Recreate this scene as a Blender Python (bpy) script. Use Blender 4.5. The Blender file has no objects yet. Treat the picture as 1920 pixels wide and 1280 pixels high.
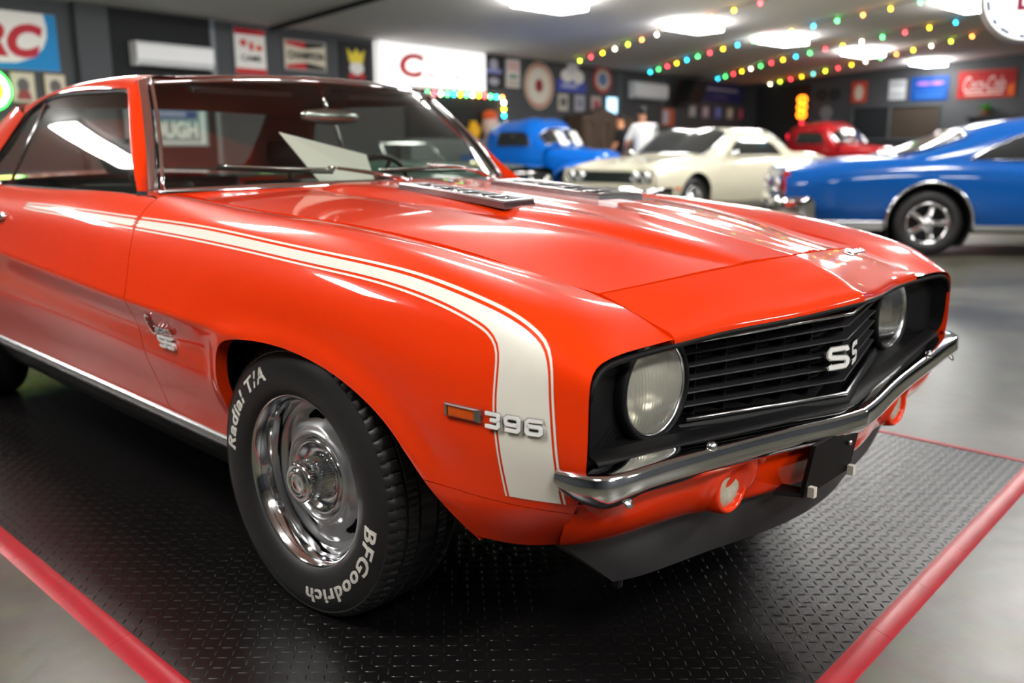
import bpy, bmesh, math, random
import numpy as np
from mathutils import Vector, Matrix
random.seed(7)
SC = bpy.context.scene
COL = SC.collection
PI = math.pi

# ------------------------------------------------------------------ camera, world, exposure
CAM_POS = (1.71268, -1.88446, 1.05500)
CAM_YAW, CAM_PITCH, CAM_ROLL = math.radians(134.8078), math.radians(-12.0636), math.radians(-0.2695)
def camera():
    f = Vector((math.cos(CAM_PITCH) * math.cos(CAM_YAW), math.cos(CAM_PITCH) * math.sin(CAM_YAW), math.sin(CAM_PITCH)))
    r = f.cross(Vector((0, 0, 1))).normalized()
    u = r.cross(f)
    r2 = r * math.cos(CAM_ROLL) + u * math.sin(CAM_ROLL)
    u2 = -r * math.sin(CAM_ROLL) + u * math.cos(CAM_ROLL)
    cd = bpy.data.cameras.new('camera')
    co = bpy.data.objects.new('camera', cd)
    COL.objects.link(co)
    m = Matrix((r2, u2, -f)).transposed().to_4x4()
    m.translation = Vector(CAM_POS)
    co.matrix_world = m
    cd.sensor_width = 36.0
    cd.lens = 36.0 * 1680.29 / 1920.0
    cd.clip_start = 0.05
    cd.clip_end = 200
    cd.dof.use_dof = True
    cd.dof.focus_distance = 1.78
    cd.dof.aperture_fstop = 2.4
    SC.camera = co
camera()
W = bpy.data.worlds.new('world')
SC.world = W
W.use_nodes = True
W.node_tree.nodes['Background'].inputs[0].default_value = (0.55, 0.6, 0.65, 1)
W.node_tree.nodes['Background'].inputs[1].default_value = 0.05
SC.view_settings.view_transform = 'Standard'
SC.view_settings.look = 'None'
SC.view_settings.gamma = 1.0
SC.view_settings.use_curve_mapping = False
SC.view_settings.exposure = -0.06
SC.cycles.max_bounces = 5
SC.cycles.diffuse_bounces = 2
SC.cycles.glossy_bounces = 3
SC.cycles.transmission_bounces = 3
SC.cycles.transparent_max_bounces = 8
SC.cycles.caustics_reflective = False
SC.cycles.caustics_refractive = False
FZ = -.0095          # floor level; the top of the mat is z = 0
LAMP = 56.0          # emission of the ceiling panels

# ------------------------------------------------------------------ materials
def mat(name, col, rough=0.5, metal=0.0, coat=0.0, spec=0.5, emit=None, es=0.0, trans=0.0, noise=0.0, nscale=8.0, bump=0.0, bscale=200.0, coat_r=0.03, alpha=1.0):
    m = bpy.data.materials.new(name)
    m.use_nodes = True
    nt = m.node_tree
    b = nt.nodes['Principled BSDF']
    b.inputs['Base Color'].default_value = (*col, 1)
    b.inputs['Roughness'].default_value = rough
    b.inputs['Metallic'].default_value = metal
    b.inputs['Coat Weight'].default_value = coat
    b.inputs['Coat Roughness'].default_value = coat_r
    b.inputs['Specular IOR Level'].default_value = spec
    b.inputs['Transmission Weight'].default_value = trans
    if emit:
        b.inputs['Emission Color'].default_value = (*emit, 1)
        b.inputs['Emission Strength'].default_value = es
    if noise > 0 or bump > 0:
        tc = nt.nodes.new('ShaderNodeTexCoord')
    if noise > 0:
        n = nt.nodes.new('ShaderNodeTexNoise')
        n.inputs['Scale'].default_value = nscale
        n.inputs['Detail'].default_value = 6
        nt.links.new(tc.outputs['Object'], n.inputs['Vector'])
        mx = nt.nodes.new('ShaderNodeMix')
        mx.data_type = 'RGBA'
        mx.inputs[6].default_value = (*[c * (1 - noise) for c in col], 1)
        mx.inputs[7].default_value = (*[min(1, c * (1 + noise)) for c in col], 1)
        nt.links.new(n.outputs['Fac'], mx.inputs[0])
        nt.links.new(mx.outputs[2], b.inputs['Base Color'])
    if bump > 0:
        n2 = nt.nodes.new('ShaderNodeTexNoise')
        n2.inputs['Scale'].default_value = bscale
        n2.inputs['Detail'].default_value = 3
        nt.links.new(tc.outputs['Object'], n2.inputs['Vector'])
        bp = nt.nodes.new('ShaderNodeBump')
        bp.inputs['Strength'].default_value = bump
        bp.inputs['Distance'].default_value = 0.002
        nt.links.new(n2.outputs['Fac'], bp.inputs['Height'])
        nt.links.new(bp.outputs[0], b.inputs['Normal'])
    return m

def glass_mat(name, tint, refl=1.0):
    m = bpy.data.materials.new(name)
    m.use_nodes = True
    nt = m.node_tree
    nt.nodes.remove(nt.nodes['Principled BSDF'])
    out = nt.nodes['Material Output']
    tr = nt.nodes.new('ShaderNodeBsdfTransparent')
    tr.inputs[0].default_value = (*tint, 1)
    gl = nt.nodes.new('ShaderNodeBsdfGlossy')
    gl.inputs['Roughness'].default_value = 0.01
    lw = nt.nodes.new('ShaderNodeLayerWeight')          # Schlick reflectance, the same from both sides of the pane
    lw.inputs['Blend'].default_value = 0.5
    pw = nt.nodes.new('ShaderNodeMath'); pw.operation = 'POWER'; pw.inputs[1].default_value = 5.0
    fr = nt.nodes.new('ShaderNodeMath'); fr.operation = 'MULTIPLY_ADD'; fr.inputs[1].default_value = 0.92; fr.inputs[2].default_value = 0.06
    nt.links.new(lw.outputs['Facing'], pw.inputs[0]); nt.links.new(pw.outputs[0], fr.inputs[0])
    mu = nt.nodes.new('ShaderNodeMath')
    mu.operation = 'MULTIPLY'
    mu.inputs[1].default_value = refl
    mx = nt.nodes.new('ShaderNodeMixShader')
    nt.links.new(fr.outputs[0], mu.inputs[0])
    nt.links.new(mu.outputs[0], mx.inputs[0])
    nt.links.new(tr.outputs[0], mx.inputs[1])
    nt.links.new(gl.outputs[0], mx.inputs[2])
    nt.links.new(mx.outputs[0], out.inputs[0])
    return m

M = {}
M['paint'] = mat('orange_paint', (0.82, 0.038, 0.001), 0.40, 0, 1.0, 0.05, noise=0.03, nscale=3)
M['chrome'] = mat('chrome', (0.86, 0.87, 0.89), 0.06, 1.0, noise=0.02, nscale=20)
M['steel'] = mat('brushed_steel', (0.62, 0.63, 0.65), 0.22, 1.0, noise=0.06, nscale=30)
M['silver'] = mat('silver_wheel_paint', (0.62, 0.63, 0.65), 0.28, 0.9, 0.3, noise=0.04)
M['rubber'] = mat('tyre_rubber', (0.012, 0.012, 0.0125), 0.45, noise=0.25, nscale=40, bump=0.25, bscale=400)
M['white_letter'] = mat('white_letter_rubber', (0.62, 0.60, 0.54), 0.6, noise=0.08, nscale=60)
M['black'] = mat('satin_black', (0.005, 0.005, 0.0055), 0.5, 0, 0, 0.18, noise=0.15, nscale=30)
M['flatblack'] = mat('flat_black', (0.006, 0.006, 0.007), 0.75, noise=0.1)
M['gloss_black'] = mat('gloss_black', (0.010, 0.010, 0.011), 0.15, noise=0.1)
M['charcoal'] = mat('charcoal_plastic', (0.028, 0.029, 0.031), 0.5, noise=0.1, bump=0.3, bscale=900)
M['stripe'] = mat('white_stripe', (0.80, 0.77, 0.68), 0.4, 0, 1.0, 0.4, noise=0.02)
M['glass'] = glass_mat('window_glass', (0.80, 0.85, 0.80))
M['darkglass'] = glass_mat('smoked_glass', (0.45, 0.48, 0.46))
M['amber'] = mat('amber_lens', (0.80, 0.13, 0.005), 0.10, coat=1.0, noise=0.3, nscale=260)
M['vinyl'] = mat('black_vinyl', (0.012, 0.012, 0.012), 0.45, noise=0.2, bump=0.3, bscale=500)
M['headliner'] = mat('headliner', (0.010, 0.010, 0.010), 0.8, noise=0.1)
M['paper'] = mat('white_paper', (0.85, 0.85, 0.80), 0.6, noise=0.02)
M['white_moulding'] = mat('bright_moulding', (0.72, 0.73, 0.75), 0.2, 0.9, noise=0.04)

# ------------------------------------------------------------------ helpers
def empty(name, loc, label=None, cat=None, group=None, rz=0.0):
    o = bpy.data.objects.new(name, None)
    o.empty_display_size = 0.1
    COL.objects.link(o)
    o.location = loc
    o.rotation_euler = (0, 0, rz)
    tag(o, label, cat, group)
    return o
def tag(o, label=None, cat=None, group=None, kind=None):
    if label: o['label'] = label
    if cat: o['category'] = cat
    if group: o['group'] = group
    if kind: o['kind'] = kind
    return o
def obj(name, verts, faces, m, parent=None, smooth=True, local=False, mats=None, fmat=None):
    """One mesh object; verts in world coordinates unless local (then in the parent's frame)."""
    me = bpy.data.meshes.new(name)
    me.from_pydata([tuple(map(float, v)) for v in verts], [], [tuple(int(i) for i in f) for f in faces])
    me.materials.append(M[m] if isinstance(m, str) else m)
    if mats:
        for k in mats: me.materials.append(M[k] if isinstance(k, str) else k)
    if fmat is not None: me.polygons.foreach_set('material_index', fmat)
    if smooth: me.polygons.foreach_set('use_smooth', [True] * len(me.polygons))
    me.update()
    o = bpy.data.objects.new(name, me)
    COL.objects.link(o)
    if parent is not None:
        o.parent = parent
        if not local:
            o.matrix_parent_inverse = root_inverse(parent)
    return o
def root_inverse(p):
    if p.parent is not None: return Matrix.Identity(4)
    return (Matrix.Translation(p.location) @ p.rotation_euler.to_matrix().to_4x4()).inverted()
def sub(name, verts, faces, m, part, **k):
    """A sub-part: child of a part (the part's own frame already equals the world frame)."""
    o = obj(name, verts, faces, m, None, **k)
    o.parent = part
    return o
class MB:
    """Collects simple solids into one mesh."""
    def __init__(s): s.v = []; s.f = []
    def add(s, v, f):
        n = len(s.v); s.v += [tuple(map(float, p)) for p in v]; s.f += [tuple(int(i) + n for i in q) for q in f]; return s
    def box(s, c, d, R=None):
        p = [Vector((x * d[0] / 2, y * d[1] / 2, z * d[2] / 2)) for x in (-1, 1) for y in (-1, 1) for z in (-1, 1)]
        if R is not None: p = [R @ q for q in p]
        return s.add([q + Vector(c) for q in p], [(0, 1, 3, 2), (4, 6, 7, 5), (0, 4, 5, 1), (2, 3, 7, 6), (0, 2, 6, 4), (1, 5, 7, 3)])
    def box2(s, a, b):
        return s.box([(i + j) / 2 for i, j in zip(a, b)], [abs(j - i) for i, j in zip(a, b)])
    def tube(s, path, r, n=8, cap=True, closed=False):
        P = [Vector(p) for p in path]; L = len(P); rr = r if hasattr(r, '__len__') else [r] * L
        v = []; f = []; prev = None
        for i in range(L):
            t = (P[(i + 1) % L] - P[i - 1]) if closed else (P[min(i + 1, L - 1)] - P[max(i - 1, 0)])
            t.normalize()
            if prev is None: a = t.orthogonal().normalized()
            else:
                a = prev - t * prev.dot(t)
                a = a.normalized() if a.length > 1e-6 else t.orthogonal().normalized()
            prev = a; b = t.cross(a)
            v += [P[i] + (a * math.cos(2 * PI * k / n) + b * math.sin(2 * PI * k / n)) * rr[i] for k in range(n)]
        for i in range(L if closed else L - 1):
            j = (i + 1) % L
            f += [(i * n + k, i * n + (k + 1) % n, j * n + (k + 1) % n, j * n + k) for k in range(n)]
        if cap and not closed: f += [tuple(range(n))[::-1], tuple((L - 1) * n + k for k in range(n))]
        return s.add(v, f)
    def cyl(s, a, b, r, n=16, r2=None):
        a = Vector(a); b = Vector(b); return s.tube([a, b], [r, r if r2 is None else r2], n)
    def prism(s, poly, fn0, fn1):
        """poly: 2D outline; fn0/fn1 map (u,v) to the two end faces."""
        n = len(poly)
        return s.add([fn0(*p) for p in poly] + [fn1(*p) for p in poly],
                     [tuple(range(n))[::-1], tuple(range(n, 2 * n))] + [(i, (i + 1) % n, n + (i + 1) % n, n + i) for i in range(n)])
    def lathe(s, prof, fn, n=48, closed=False):
        """prof: [(o,r)]; fn(o, r, phi) -> world point."""
        L = len(prof); v = [fn(o, r, 2 * PI * k / n) for o, r in prof for k in range(n)]; f = []
        for i in range(L if closed else L - 1):
            j = (i + 1) % L
            f += [(i * n + k, i * n + (k + 1) % n, j * n + (k + 1) % n, j * n + k) for k in range(n)]
        return s.add(v, f)
    def grid(s, G):
        nu, nv = len(G), len(G[0])
        return s.add([p for r in G for p in r], [(i * nv + j, (i + 1) * nv + j, (i + 1) * nv + j + 1, i * nv + j + 1) for i in range(nu - 1) for j in range(nv - 1)])
    def build(s, name, m, parent=None, smooth=False, local=False):
        return obj(name, s.v, s.f, m, parent, smooth, local)
    def sub(s, name, m, part, smooth=False):
        return sub(name, s.v, s.f, m, part, smooth=smooth)
def autosmooth(o, ang=0.6):
    me = o.data
    bm = bmesh.new(); bm.from_mesh(me)
    for e in bm.edges:
        if len(e.link_faces) == 2: e.smooth = e.calc_face_angle(0) < ang
    for f in bm.faces: f.smooth = True
    bm.to_mesh(me); bm.free()
    return o
def spline(t, P, te):
    """Natural cubic spline through P (K,...) at knots t, evaluated at te."""
    t = np.asarray(t, float); P = np.asarray(P, float); te = np.asarray(te, float); K = len(t)
    sh = P.shape[1:]; P = P.reshape(K, -1); h = np.diff(t)
    if K == 2: Mm = np.zeros_like(P)
    else:
        A = np.zeros((K, K)); B = np.zeros_like(P); A[0, 0] = A[-1, -1] = 1
        for i in range(1, K - 1):
            A[i, i - 1] = h[i - 1]; A[i, i] = 2 * (h[i - 1] + h[i]); A[i, i + 1] = h[i]
            B[i] = 6 * ((P[i + 1] - P[i]) / h[i] - (P[i] - P[i - 1]) / h[i - 1])
        Mm = np.linalg.solve(A, B)
    k = np.clip(np.searchsorted(t, te, side='right') - 1, 0, K - 2)
    hh = h[k][:, None]; a = ((t[k + 1] - te)[:, None]) / hh; b = 1 - a
    R = a * P[k] + b * P[k + 1] + ((a ** 3 - a) * Mm[k] + (b ** 3 - b) * Mm[k + 1]) * hh ** 2 / 6
    return R.reshape((len(te),) + sh)
def chord(P):
    P = np.asarray(P, float); return np.r_[0, np.cumsum(np.linalg.norm(np.diff(P, axis=0), axis=1))]
def smooth_path(P, n):
    t = chord(P); return spline(t, P, np.linspace(0, t[-1], n))
def net_eval(net, uk, vk, ue, ve):
    g = spline(uk, net, ue)                      # (nu, V, 3)
    return np.transpose(spline(vk, np.transpose(g, (1, 0, 2)), ve), (1, 0, 2))
def inside(px, pz, poly):
    r = np.zeros(np.shape(px), bool); n = len(poly)
    for i in range(n):
        x1, z1 = poly[i]; x2, z2 = poly[(i + 1) % n]
        c = ((z1 > pz) != (z2 > pz)) & (px < (x2 - x1) * (pz - z1) / (z2 - z1 + 1e-12) + x1)
        r ^= c
    return r
def mir(V): return [(v[0], -v[1], v[2]) for v in V]
def text_mesh(s, size=1.0, extrude=0.0, bold=0.0, shear=0.0, res=3, space=1.0, align='LEFT'):
    """Verts (in the text's own x,y,z) and faces of a line of lettering."""
    cu = bpy.data.curves.new('lettering', 'FONT'); cu.body = s; cu.size = size; cu.extrude = extrude; cu.offset = bold
    cu.shear = shear; cu.resolution_u = res; cu.space_character = space; cu.align_x = align
    o = bpy.data.objects.new('lettering', cu); COL.objects.link(o)
    dg = bpy.context.evaluated_depsgraph_get(); me = o.evaluated_get(dg).to_mesh()
    v = [tuple(p.co) for p in me.vertices]; f = [tuple(p.vertices) for p in me.polygons]
    o.evaluated_get(dg).to_mesh_clear(); bpy.data.objects.remove(o); bpy.data.curves.remove(cu)
    return v, f
M['grille'] = mat('grille_black', (.022, .022, .024), .35, noise=.1)
M['badge_white'] = mat('badge_enamel', (.85, .85, .83), .25, .0, noise=.05)
def lens_mat():
    m = bpy.data.materials.new('ribbed_lens'); m.use_nodes = True; nt = m.node_tree
    nt.nodes.remove(nt.nodes['Principled BSDF']); out = nt.nodes['Material Output']
    tr = nt.nodes.new('ShaderNodeBsdfRefraction'); tr.inputs['IOR'].default_value = 1.12; tr.inputs['Roughness'].default_value = .06; tr.inputs[0].default_value = (.96, .95, .86, 1)
    gl = nt.nodes.new('ShaderNodeBsdfGlossy'); gl.inputs['Roughness'].default_value = .03
    df = nt.nodes.new('ShaderNodeBsdfDiffuse'); df.inputs[0].default_value = (.85, .83, .72, 1)
    fr = nt.nodes.new('ShaderNodeFresnel'); fr.inputs['IOR'].default_value = 1.5
    tc = nt.nodes.new('ShaderNodeTexCoord')
    wv = nt.nodes.new('ShaderNodeTexWave'); wv.wave_type = 'BANDS'; wv.bands_direction = 'Y'; wv.inputs['Scale'].default_value = 42; wv.inputs['Distortion'].default_value = .3
    bp = nt.nodes.new('ShaderNodeBump'); bp.inputs['Strength'].default_value = .9; bp.inputs['Distance'].default_value = .002
    nt.links.new(tc.outputs['Object'], wv.inputs['Vector']); nt.links.new(wv.outputs['Fac'], bp.inputs['Height'])
    for n in (tr, gl): nt.links.new(bp.outputs[0], n.inputs['Normal'])
    m0 = nt.nodes.new('ShaderNodeMixShader'); m0.inputs[0].default_value = .30
    nt.links.new(tr.outputs[0], m0.inputs[1]); nt.links.new(df.outputs[0], m0.inputs[2])
    mx = nt.nodes.new('ShaderNodeMixShader'); nt.links.new(fr.outputs[0], mx.inputs[0]); nt.links.new(m0.outputs[0], mx.inputs[1]); nt.links.new(gl.outputs[0], mx.inputs[2])
    nt.links.new(mx.outputs[0], out.inputs[0])
    return m
M['lens'] = lens_mat()
M['reflector'] = mat('lamp_reflector', (.92, .91, .86), .22, .9, noise=.03)
# ------------------------------------------------------------------ the hall
WA0 = Vector((-12.7, 4.0, 0)); WD = Vector((-.11043, .99388, 0)); WN = Vector((.99388, .11043, 0))
def wallp(s, z, off=0.0): p = WA0 + WD * s + WN * off; return Vector((p.x, p.y, z))
def ceil_z(x, y):
    d = (Vector((x, y, 0)) - WA0).dot(WN)
    return 3.2 + .045 * min(d, 12) - .045 * max(0, d - 12)
def concrete():
    m = bpy.data.materials.new('polished_concrete'); m.use_nodes = True; nt = m.node_tree; b = nt.nodes['Principled BSDF']
    tc = nt.nodes.new('ShaderNodeTexCoord')
    n1 = nt.nodes.new('ShaderNodeTexNoise'); n1.inputs['Scale'].default_value = 1.3; n1.inputs['Detail'].default_value = 8; n1.inputs['Roughness'].default_value = .65
    n2 = nt.nodes.new('ShaderNodeTexNoise'); n2.inputs['Scale'].default_value = 14; n2.inputs['Detail'].default_value = 8
    for n in (n1, n2): nt.links.new(tc.outputs['Object'], n.inputs['Vector'])
    r = nt.nodes.new('ShaderNodeValToRGB'); r.color_ramp.elements[0].position = .32; r.color_ramp.elements[1].position = .72
    r.color_ramp.elements[0].color = (.034, .032, .021, 1); r.color_ramp.elements[1].color = (.095, .091, .068, 1)
    nt.links.new(n1.outputs['Fac'], r.inputs[0])
    mx = nt.nodes.new('ShaderNodeMix'); mx.data_type = 'RGBA'; mx.blend_type = 'OVERLAY'; mx.inputs[0].default_value = .45
    nt.links.new(r.outputs[0], mx.inputs[6]); nt.links.new(n2.outputs['Color'], mx.inputs[7])
    hs = nt.nodes.new('ShaderNodeHueSaturation'); hs.inputs['Saturation'].default_value = 1.05; nt.links.new(mx.outputs[2], hs.inputs['Color'])
    nt.links.new(hs.outputs[0], b.inputs['Base Color'])
    mr = nt.nodes.new('ShaderNodeMapRange'); mr.inputs['To Min'].default_value = .20; mr.inputs['To Max'].default_value = .48
    nt.links.new(n1.outputs['Fac'], mr.inputs[0]); nt.links.new(mr.outputs[0], b.inputs['Roughness'])
    bp = nt.nodes.new('ShaderNodeBump'); bp.inputs['Strength'].default_value = .12; bp.inputs['Distance'].default_value = .01
    nt.links.new(n2.outputs['Fac'], bp.inputs['Height']); nt.links.new(bp.outputs[0], b.inputs['Normal'])
    b.inputs['Specular IOR Level'].default_value = .48
    return m
M['concrete'] = concrete()
M['wall'] = mat('dark_grey_wall', (.040, .044, .050), .7, noise=.12, nscale=2, bump=.2, bscale=60)
M['ceil'] = mat('ceiling_board', (.84, .82, .81), .85, noise=.04, nscale=1.5)
M['blackwall'] = mat('black_drape', (.008, .009, .011), .9, noise=.2)
M['lamp'] = mat('lamp_panel', (.9, .9, .9), .5, emit=(1, .98, .94), es=LAMP)
M['whiteplastic'] = mat('white_plastic', (.70, .71, .73), .35, noise=.02)
def struct(o): o['kind'] = 'structure'; return o
b = MB(); b.box2((-17, -9, -.2), (9, 28, FZ)); struct(b.build('floor', 'concrete'))
# ceiling: two shallow slopes
ridge = WA0 + WN * 12
b = MB(); L0, L1 = -16, 26
def cp(s, d, z): p = WA0 + WD * s + WN * d; return (p.x, p.y, z)
V = [cp(L0, -.4, 3.2 - .018), cp(L1, -.4, 3.2 - .018), cp(L0, 12, 3.74), cp(L1, 12, 3.74), cp(L0, 25, 3.155), cp(L1, 25, 3.155)]
b.add(V + [(x, y, z + .15) for x, y, z in V], [(0, 1, 3, 2), (2, 3, 5, 4), (6, 8, 9, 7), (8, 10, 11, 9)]); struct(b.build('ceiling', 'ceil'))
# walls
b = MB(); b.prism([(-14, -.05), (24, -.05), (24, 3.4), (-14, 3.4)], lambda s, z: wallp(s, z, 0), lambda s, z: wallp(s, z, -.3)); struct(b.build('wall_left', 'wall'))
b = MB(); b.box2((-16.5, 26.5, -.05), (9.5, 26.8, 3.9)); struct(b.build('wall_back', 'wall'))
b = MB(); b.box2((8.6, -9, -.05), (8.9, 27, 3.9)); struct(b.build('wall_right', 'wall'))
b = MB(); b.box2((-13, -9, -.05), (9, -8.7, 3.9)); struct(b.build('wall_front', 'wall'))
# dark recess with a column beside it, light trim strip
b = MB(); b.prism([(-.08, 0), (1.69, 0), (1.69, 3.22), (-.08, 3.22)], lambda s, z: wallp(s, z, .03), lambda s, z: wallp(s, z, -.02)); struct(b.build('wall_drape', 'blackwall'))
b = MB(); b.prism([(-.60, 0), (-.10, 0), (-.10, 3.4), (-.60, 3.4)], lambda s, z: wallp(s, z, .12), lambda s, z: wallp(s, z, -.02)); struct(b.build('wall_column', 'wall'))
b = MB(); b.prism([(1.69, 0), (1.78, 0), (1.78, 3.2), (1.69, 3.2)], lambda s, z: wallp(s, z, .05), lambda s, z: wallp(s, z, -.02)); struct(b.build('trim_1', mat('grey_trim', (.14, .16, .18), .5, noise=.05)))
# ceiling beam
b = MB(); b.tube([(-12.7, 6.75, 3.12), (-9.5, 6.75, 3.29), (-3, 6.75, 3.58)], .045, 8); struct(b.build('trim_2', 'black'))
for x, y in ((-13.0, 15.5),):
    pass
# ceiling panel lamps
LROWS = [(-8.6, [5.4, 9.4, 13.5, 17.0, 21.1, 25.4, 1.5, -2.4]), (-4.4, [16, 12.1, 8.2, 4.3, .4, -4.6]), (-.2, [14, 10, 6.4, -2.9]), (4.0, [8.2, .9, -2.6]), (7.4, [4.5, .2])]
lamp_names = {(-8.6, 9.4): 'bright ceiling light panel cut by the top edge of the photo', (-8.6, 13.5): 'bright ceiling light panel under the second string of bulbs', (-8.6, 17.0): 'bright ceiling light panel between the second and third strings of bulbs',
              (-8.6, 21.1): 'bright ceiling light panel between the third and fourth strings of bulbs', (-8.6, 25.4): 'farthest bright ceiling light panel, above the blue wall sign', (-4.4, 16): 'ceiling light panel peeking in at the top beside the hanging round sign'}
for x, ys in LROWS:
    for y in ys:
        z = ceil_z(x, y) - .015
        t = empty('ceiling_light', (x, y, z), lamp_names.get((x, y), 'ceiling light panel over the hall, above the top edge of the photo'), 'ceiling light', 'ceiling light panels')
        b = MB(); b.box2((x - .31, y - .61, z - .012), (x + .31, y + .61, z)); b.build('frame', 'whiteplastic', t)
        b = MB(); b.box2((x - .29, y - .59, z - .11), (x + .29, y + .59, z - .012)); b.build('diffuser', 'lamp', t)

# ------------------------------------------------------------------ tiled display mat with red ramp edges
MAT = empty('display_mat', (-1.7, .1, FZ), 'black diamond plate garage tiles with red ramp edges under the orange coupe', 'mat')
M['tile'] = mat('black_pvc_tile', (.006, .0055, .0055), .24, 0, 0, .36, noise=.35, nscale=30, bump=.15, bscale=300)
M['rededge'] = mat('red_ramp_edge', (.36, .004, .014), .34, 0, 0, .3, noise=.2, nscale=14, bump=.15, bscale=150)
TS = .305
def mat_frame(i, j):
    """Corner of tile column i (back from the front edge), row j (from the near edge)."""
    u = i / 18.0; v = j / 9.0
    fr = Vector((1.043, -1.165)) * (1 - v) + Vector((.912, 1.425)) * v
    bk = Vector((-4.45, -1.285)) * (1 - v) + Vector((-4.55, 1.330)) * v
    p = fr * (1 - u) + bk * u; return Vector((p.x, p.y, 0))
# one tile: slab with raised tread bars (shared mesh)
def tile_mesh():
    b = MB(); h = -.0010; g = .0007
    b.box2((g, g, FZ), (1 - g / TS, 1 - g / TS, h))
    n = 11
    for a in range(n):
        for c in range(n):
            cx = (a + .5) / n; cy = (c + .5) / n; ang = PI / 4 if (a + c) % 2 else -PI / 4
            L = .042; w = .0085; t = .0013
            ca, sa = math.cos(ang), math.sin(ang)
            P = [(-L, 0, 0), (-L * .4, -w, 0), (L * .4, -w, 0), (L, 0, 0), (L * .4, w, 0), (-L * .4, w, 0), (-L * .55, 0, t), (L * .55, 0, t)]
            P = [(cx + x * ca - y * sa, cy + x * sa + y * ca, h + z - .0001) for x, y, z in P]
            b.add(P, [(0, 1, 6), (1, 2, 7, 6), (2, 3, 7), (3, 4, 7), (4, 5, 6, 7), (5, 0, 6)])
    me = bpy.data.meshes.new('floor_tile'); me.from_pydata(b.v, [], b.f); me.materials.append(M['tile']); me.update()
    return me
TME = tile_mesh()
minv = root_inverse(MAT)
for i in range(18):
    for j in range(9):
        p0 = mat_frame(i + 1, j); px = mat_frame(i, j) - p0; py = mat_frame(i + 1, j + 1) - p0
        o = bpy.data.objects.new('floor_tile', TME); COL.objects.link(o); o.parent = MAT
        m = Matrix(((px.x, py.x, 0, p0.x), (px.y, py.y, 0, p0.y), (0, 0, 1, 0), (0, 0, 0, 1)))
        o.matrix_parent_inverse = minv @ m
def ramp(pa, pb, out, name='red_edge'):
    b = MB(); d = (pb - pa) * .0015; pa = pa + d; pb = pb - d; R = []
    for p in (pa, pb): R.append([(p.x + out.x * k, p.y + out.y * k, z) for k, z in ((0, FZ), (0, .0010), (.010, .0016), (.020, .0004), (.050, FZ + .0025), (.054, FZ))])
    b.grid(R); n = len(R[0]); b.f += [tuple(range(n)), tuple(range(2 * n - 1, n - 1, -1))]
    return autosmooth(b.build(name, 'rededge', MAT), .5)
for i in range(18):
    ramp(mat_frame(i, 0), mat_frame(i + 1, 0), Vector((0, -1))); ramp(mat_frame(i + 1, 9), mat_frame(i, 9), Vector((0, 1)))
for j in range(9):
    ramp(mat_frame(0, j + 1), mat_frame(0, j), Vector((1, -.05))); ramp(mat_frame(18, j), mat_frame(18, j + 1), Vector((-1, 0)))
for p, ax, ay in ((mat_frame(0, 0), 1, -1), (mat_frame(0, 9), 1, 1), (mat_frame(18, 0), -1, -1), (mat_frame(18, 9), -1, 1)):
    b = MB(); b.add([(p.x, p.y, .001), (p.x + ax * .052, p.y, FZ + .002), (p.x + ax * .045, p.y + ay * .045, FZ + .002), (p.x, p.y + ay * .052, FZ + .002), (p.x, p.y, FZ), (p.x + ax * .054, p.y, FZ), (p.x + ax * .047, p.y + ay * .047, FZ), (p.x, p.y + ay * .054, FZ)],
                    [(0, 1, 2), (0, 2, 3), (1, 5, 6, 2), (2, 6, 7, 3)]); b.build('red_corner', 'rededge', MAT)
# ------------------------------------------------------------------ the orange muscle car
CAR = empty('muscle_car', (-1.3, 0, 0), 'glossy orange coupe with white fender stripe parked on the black mat', 'car')
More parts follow.
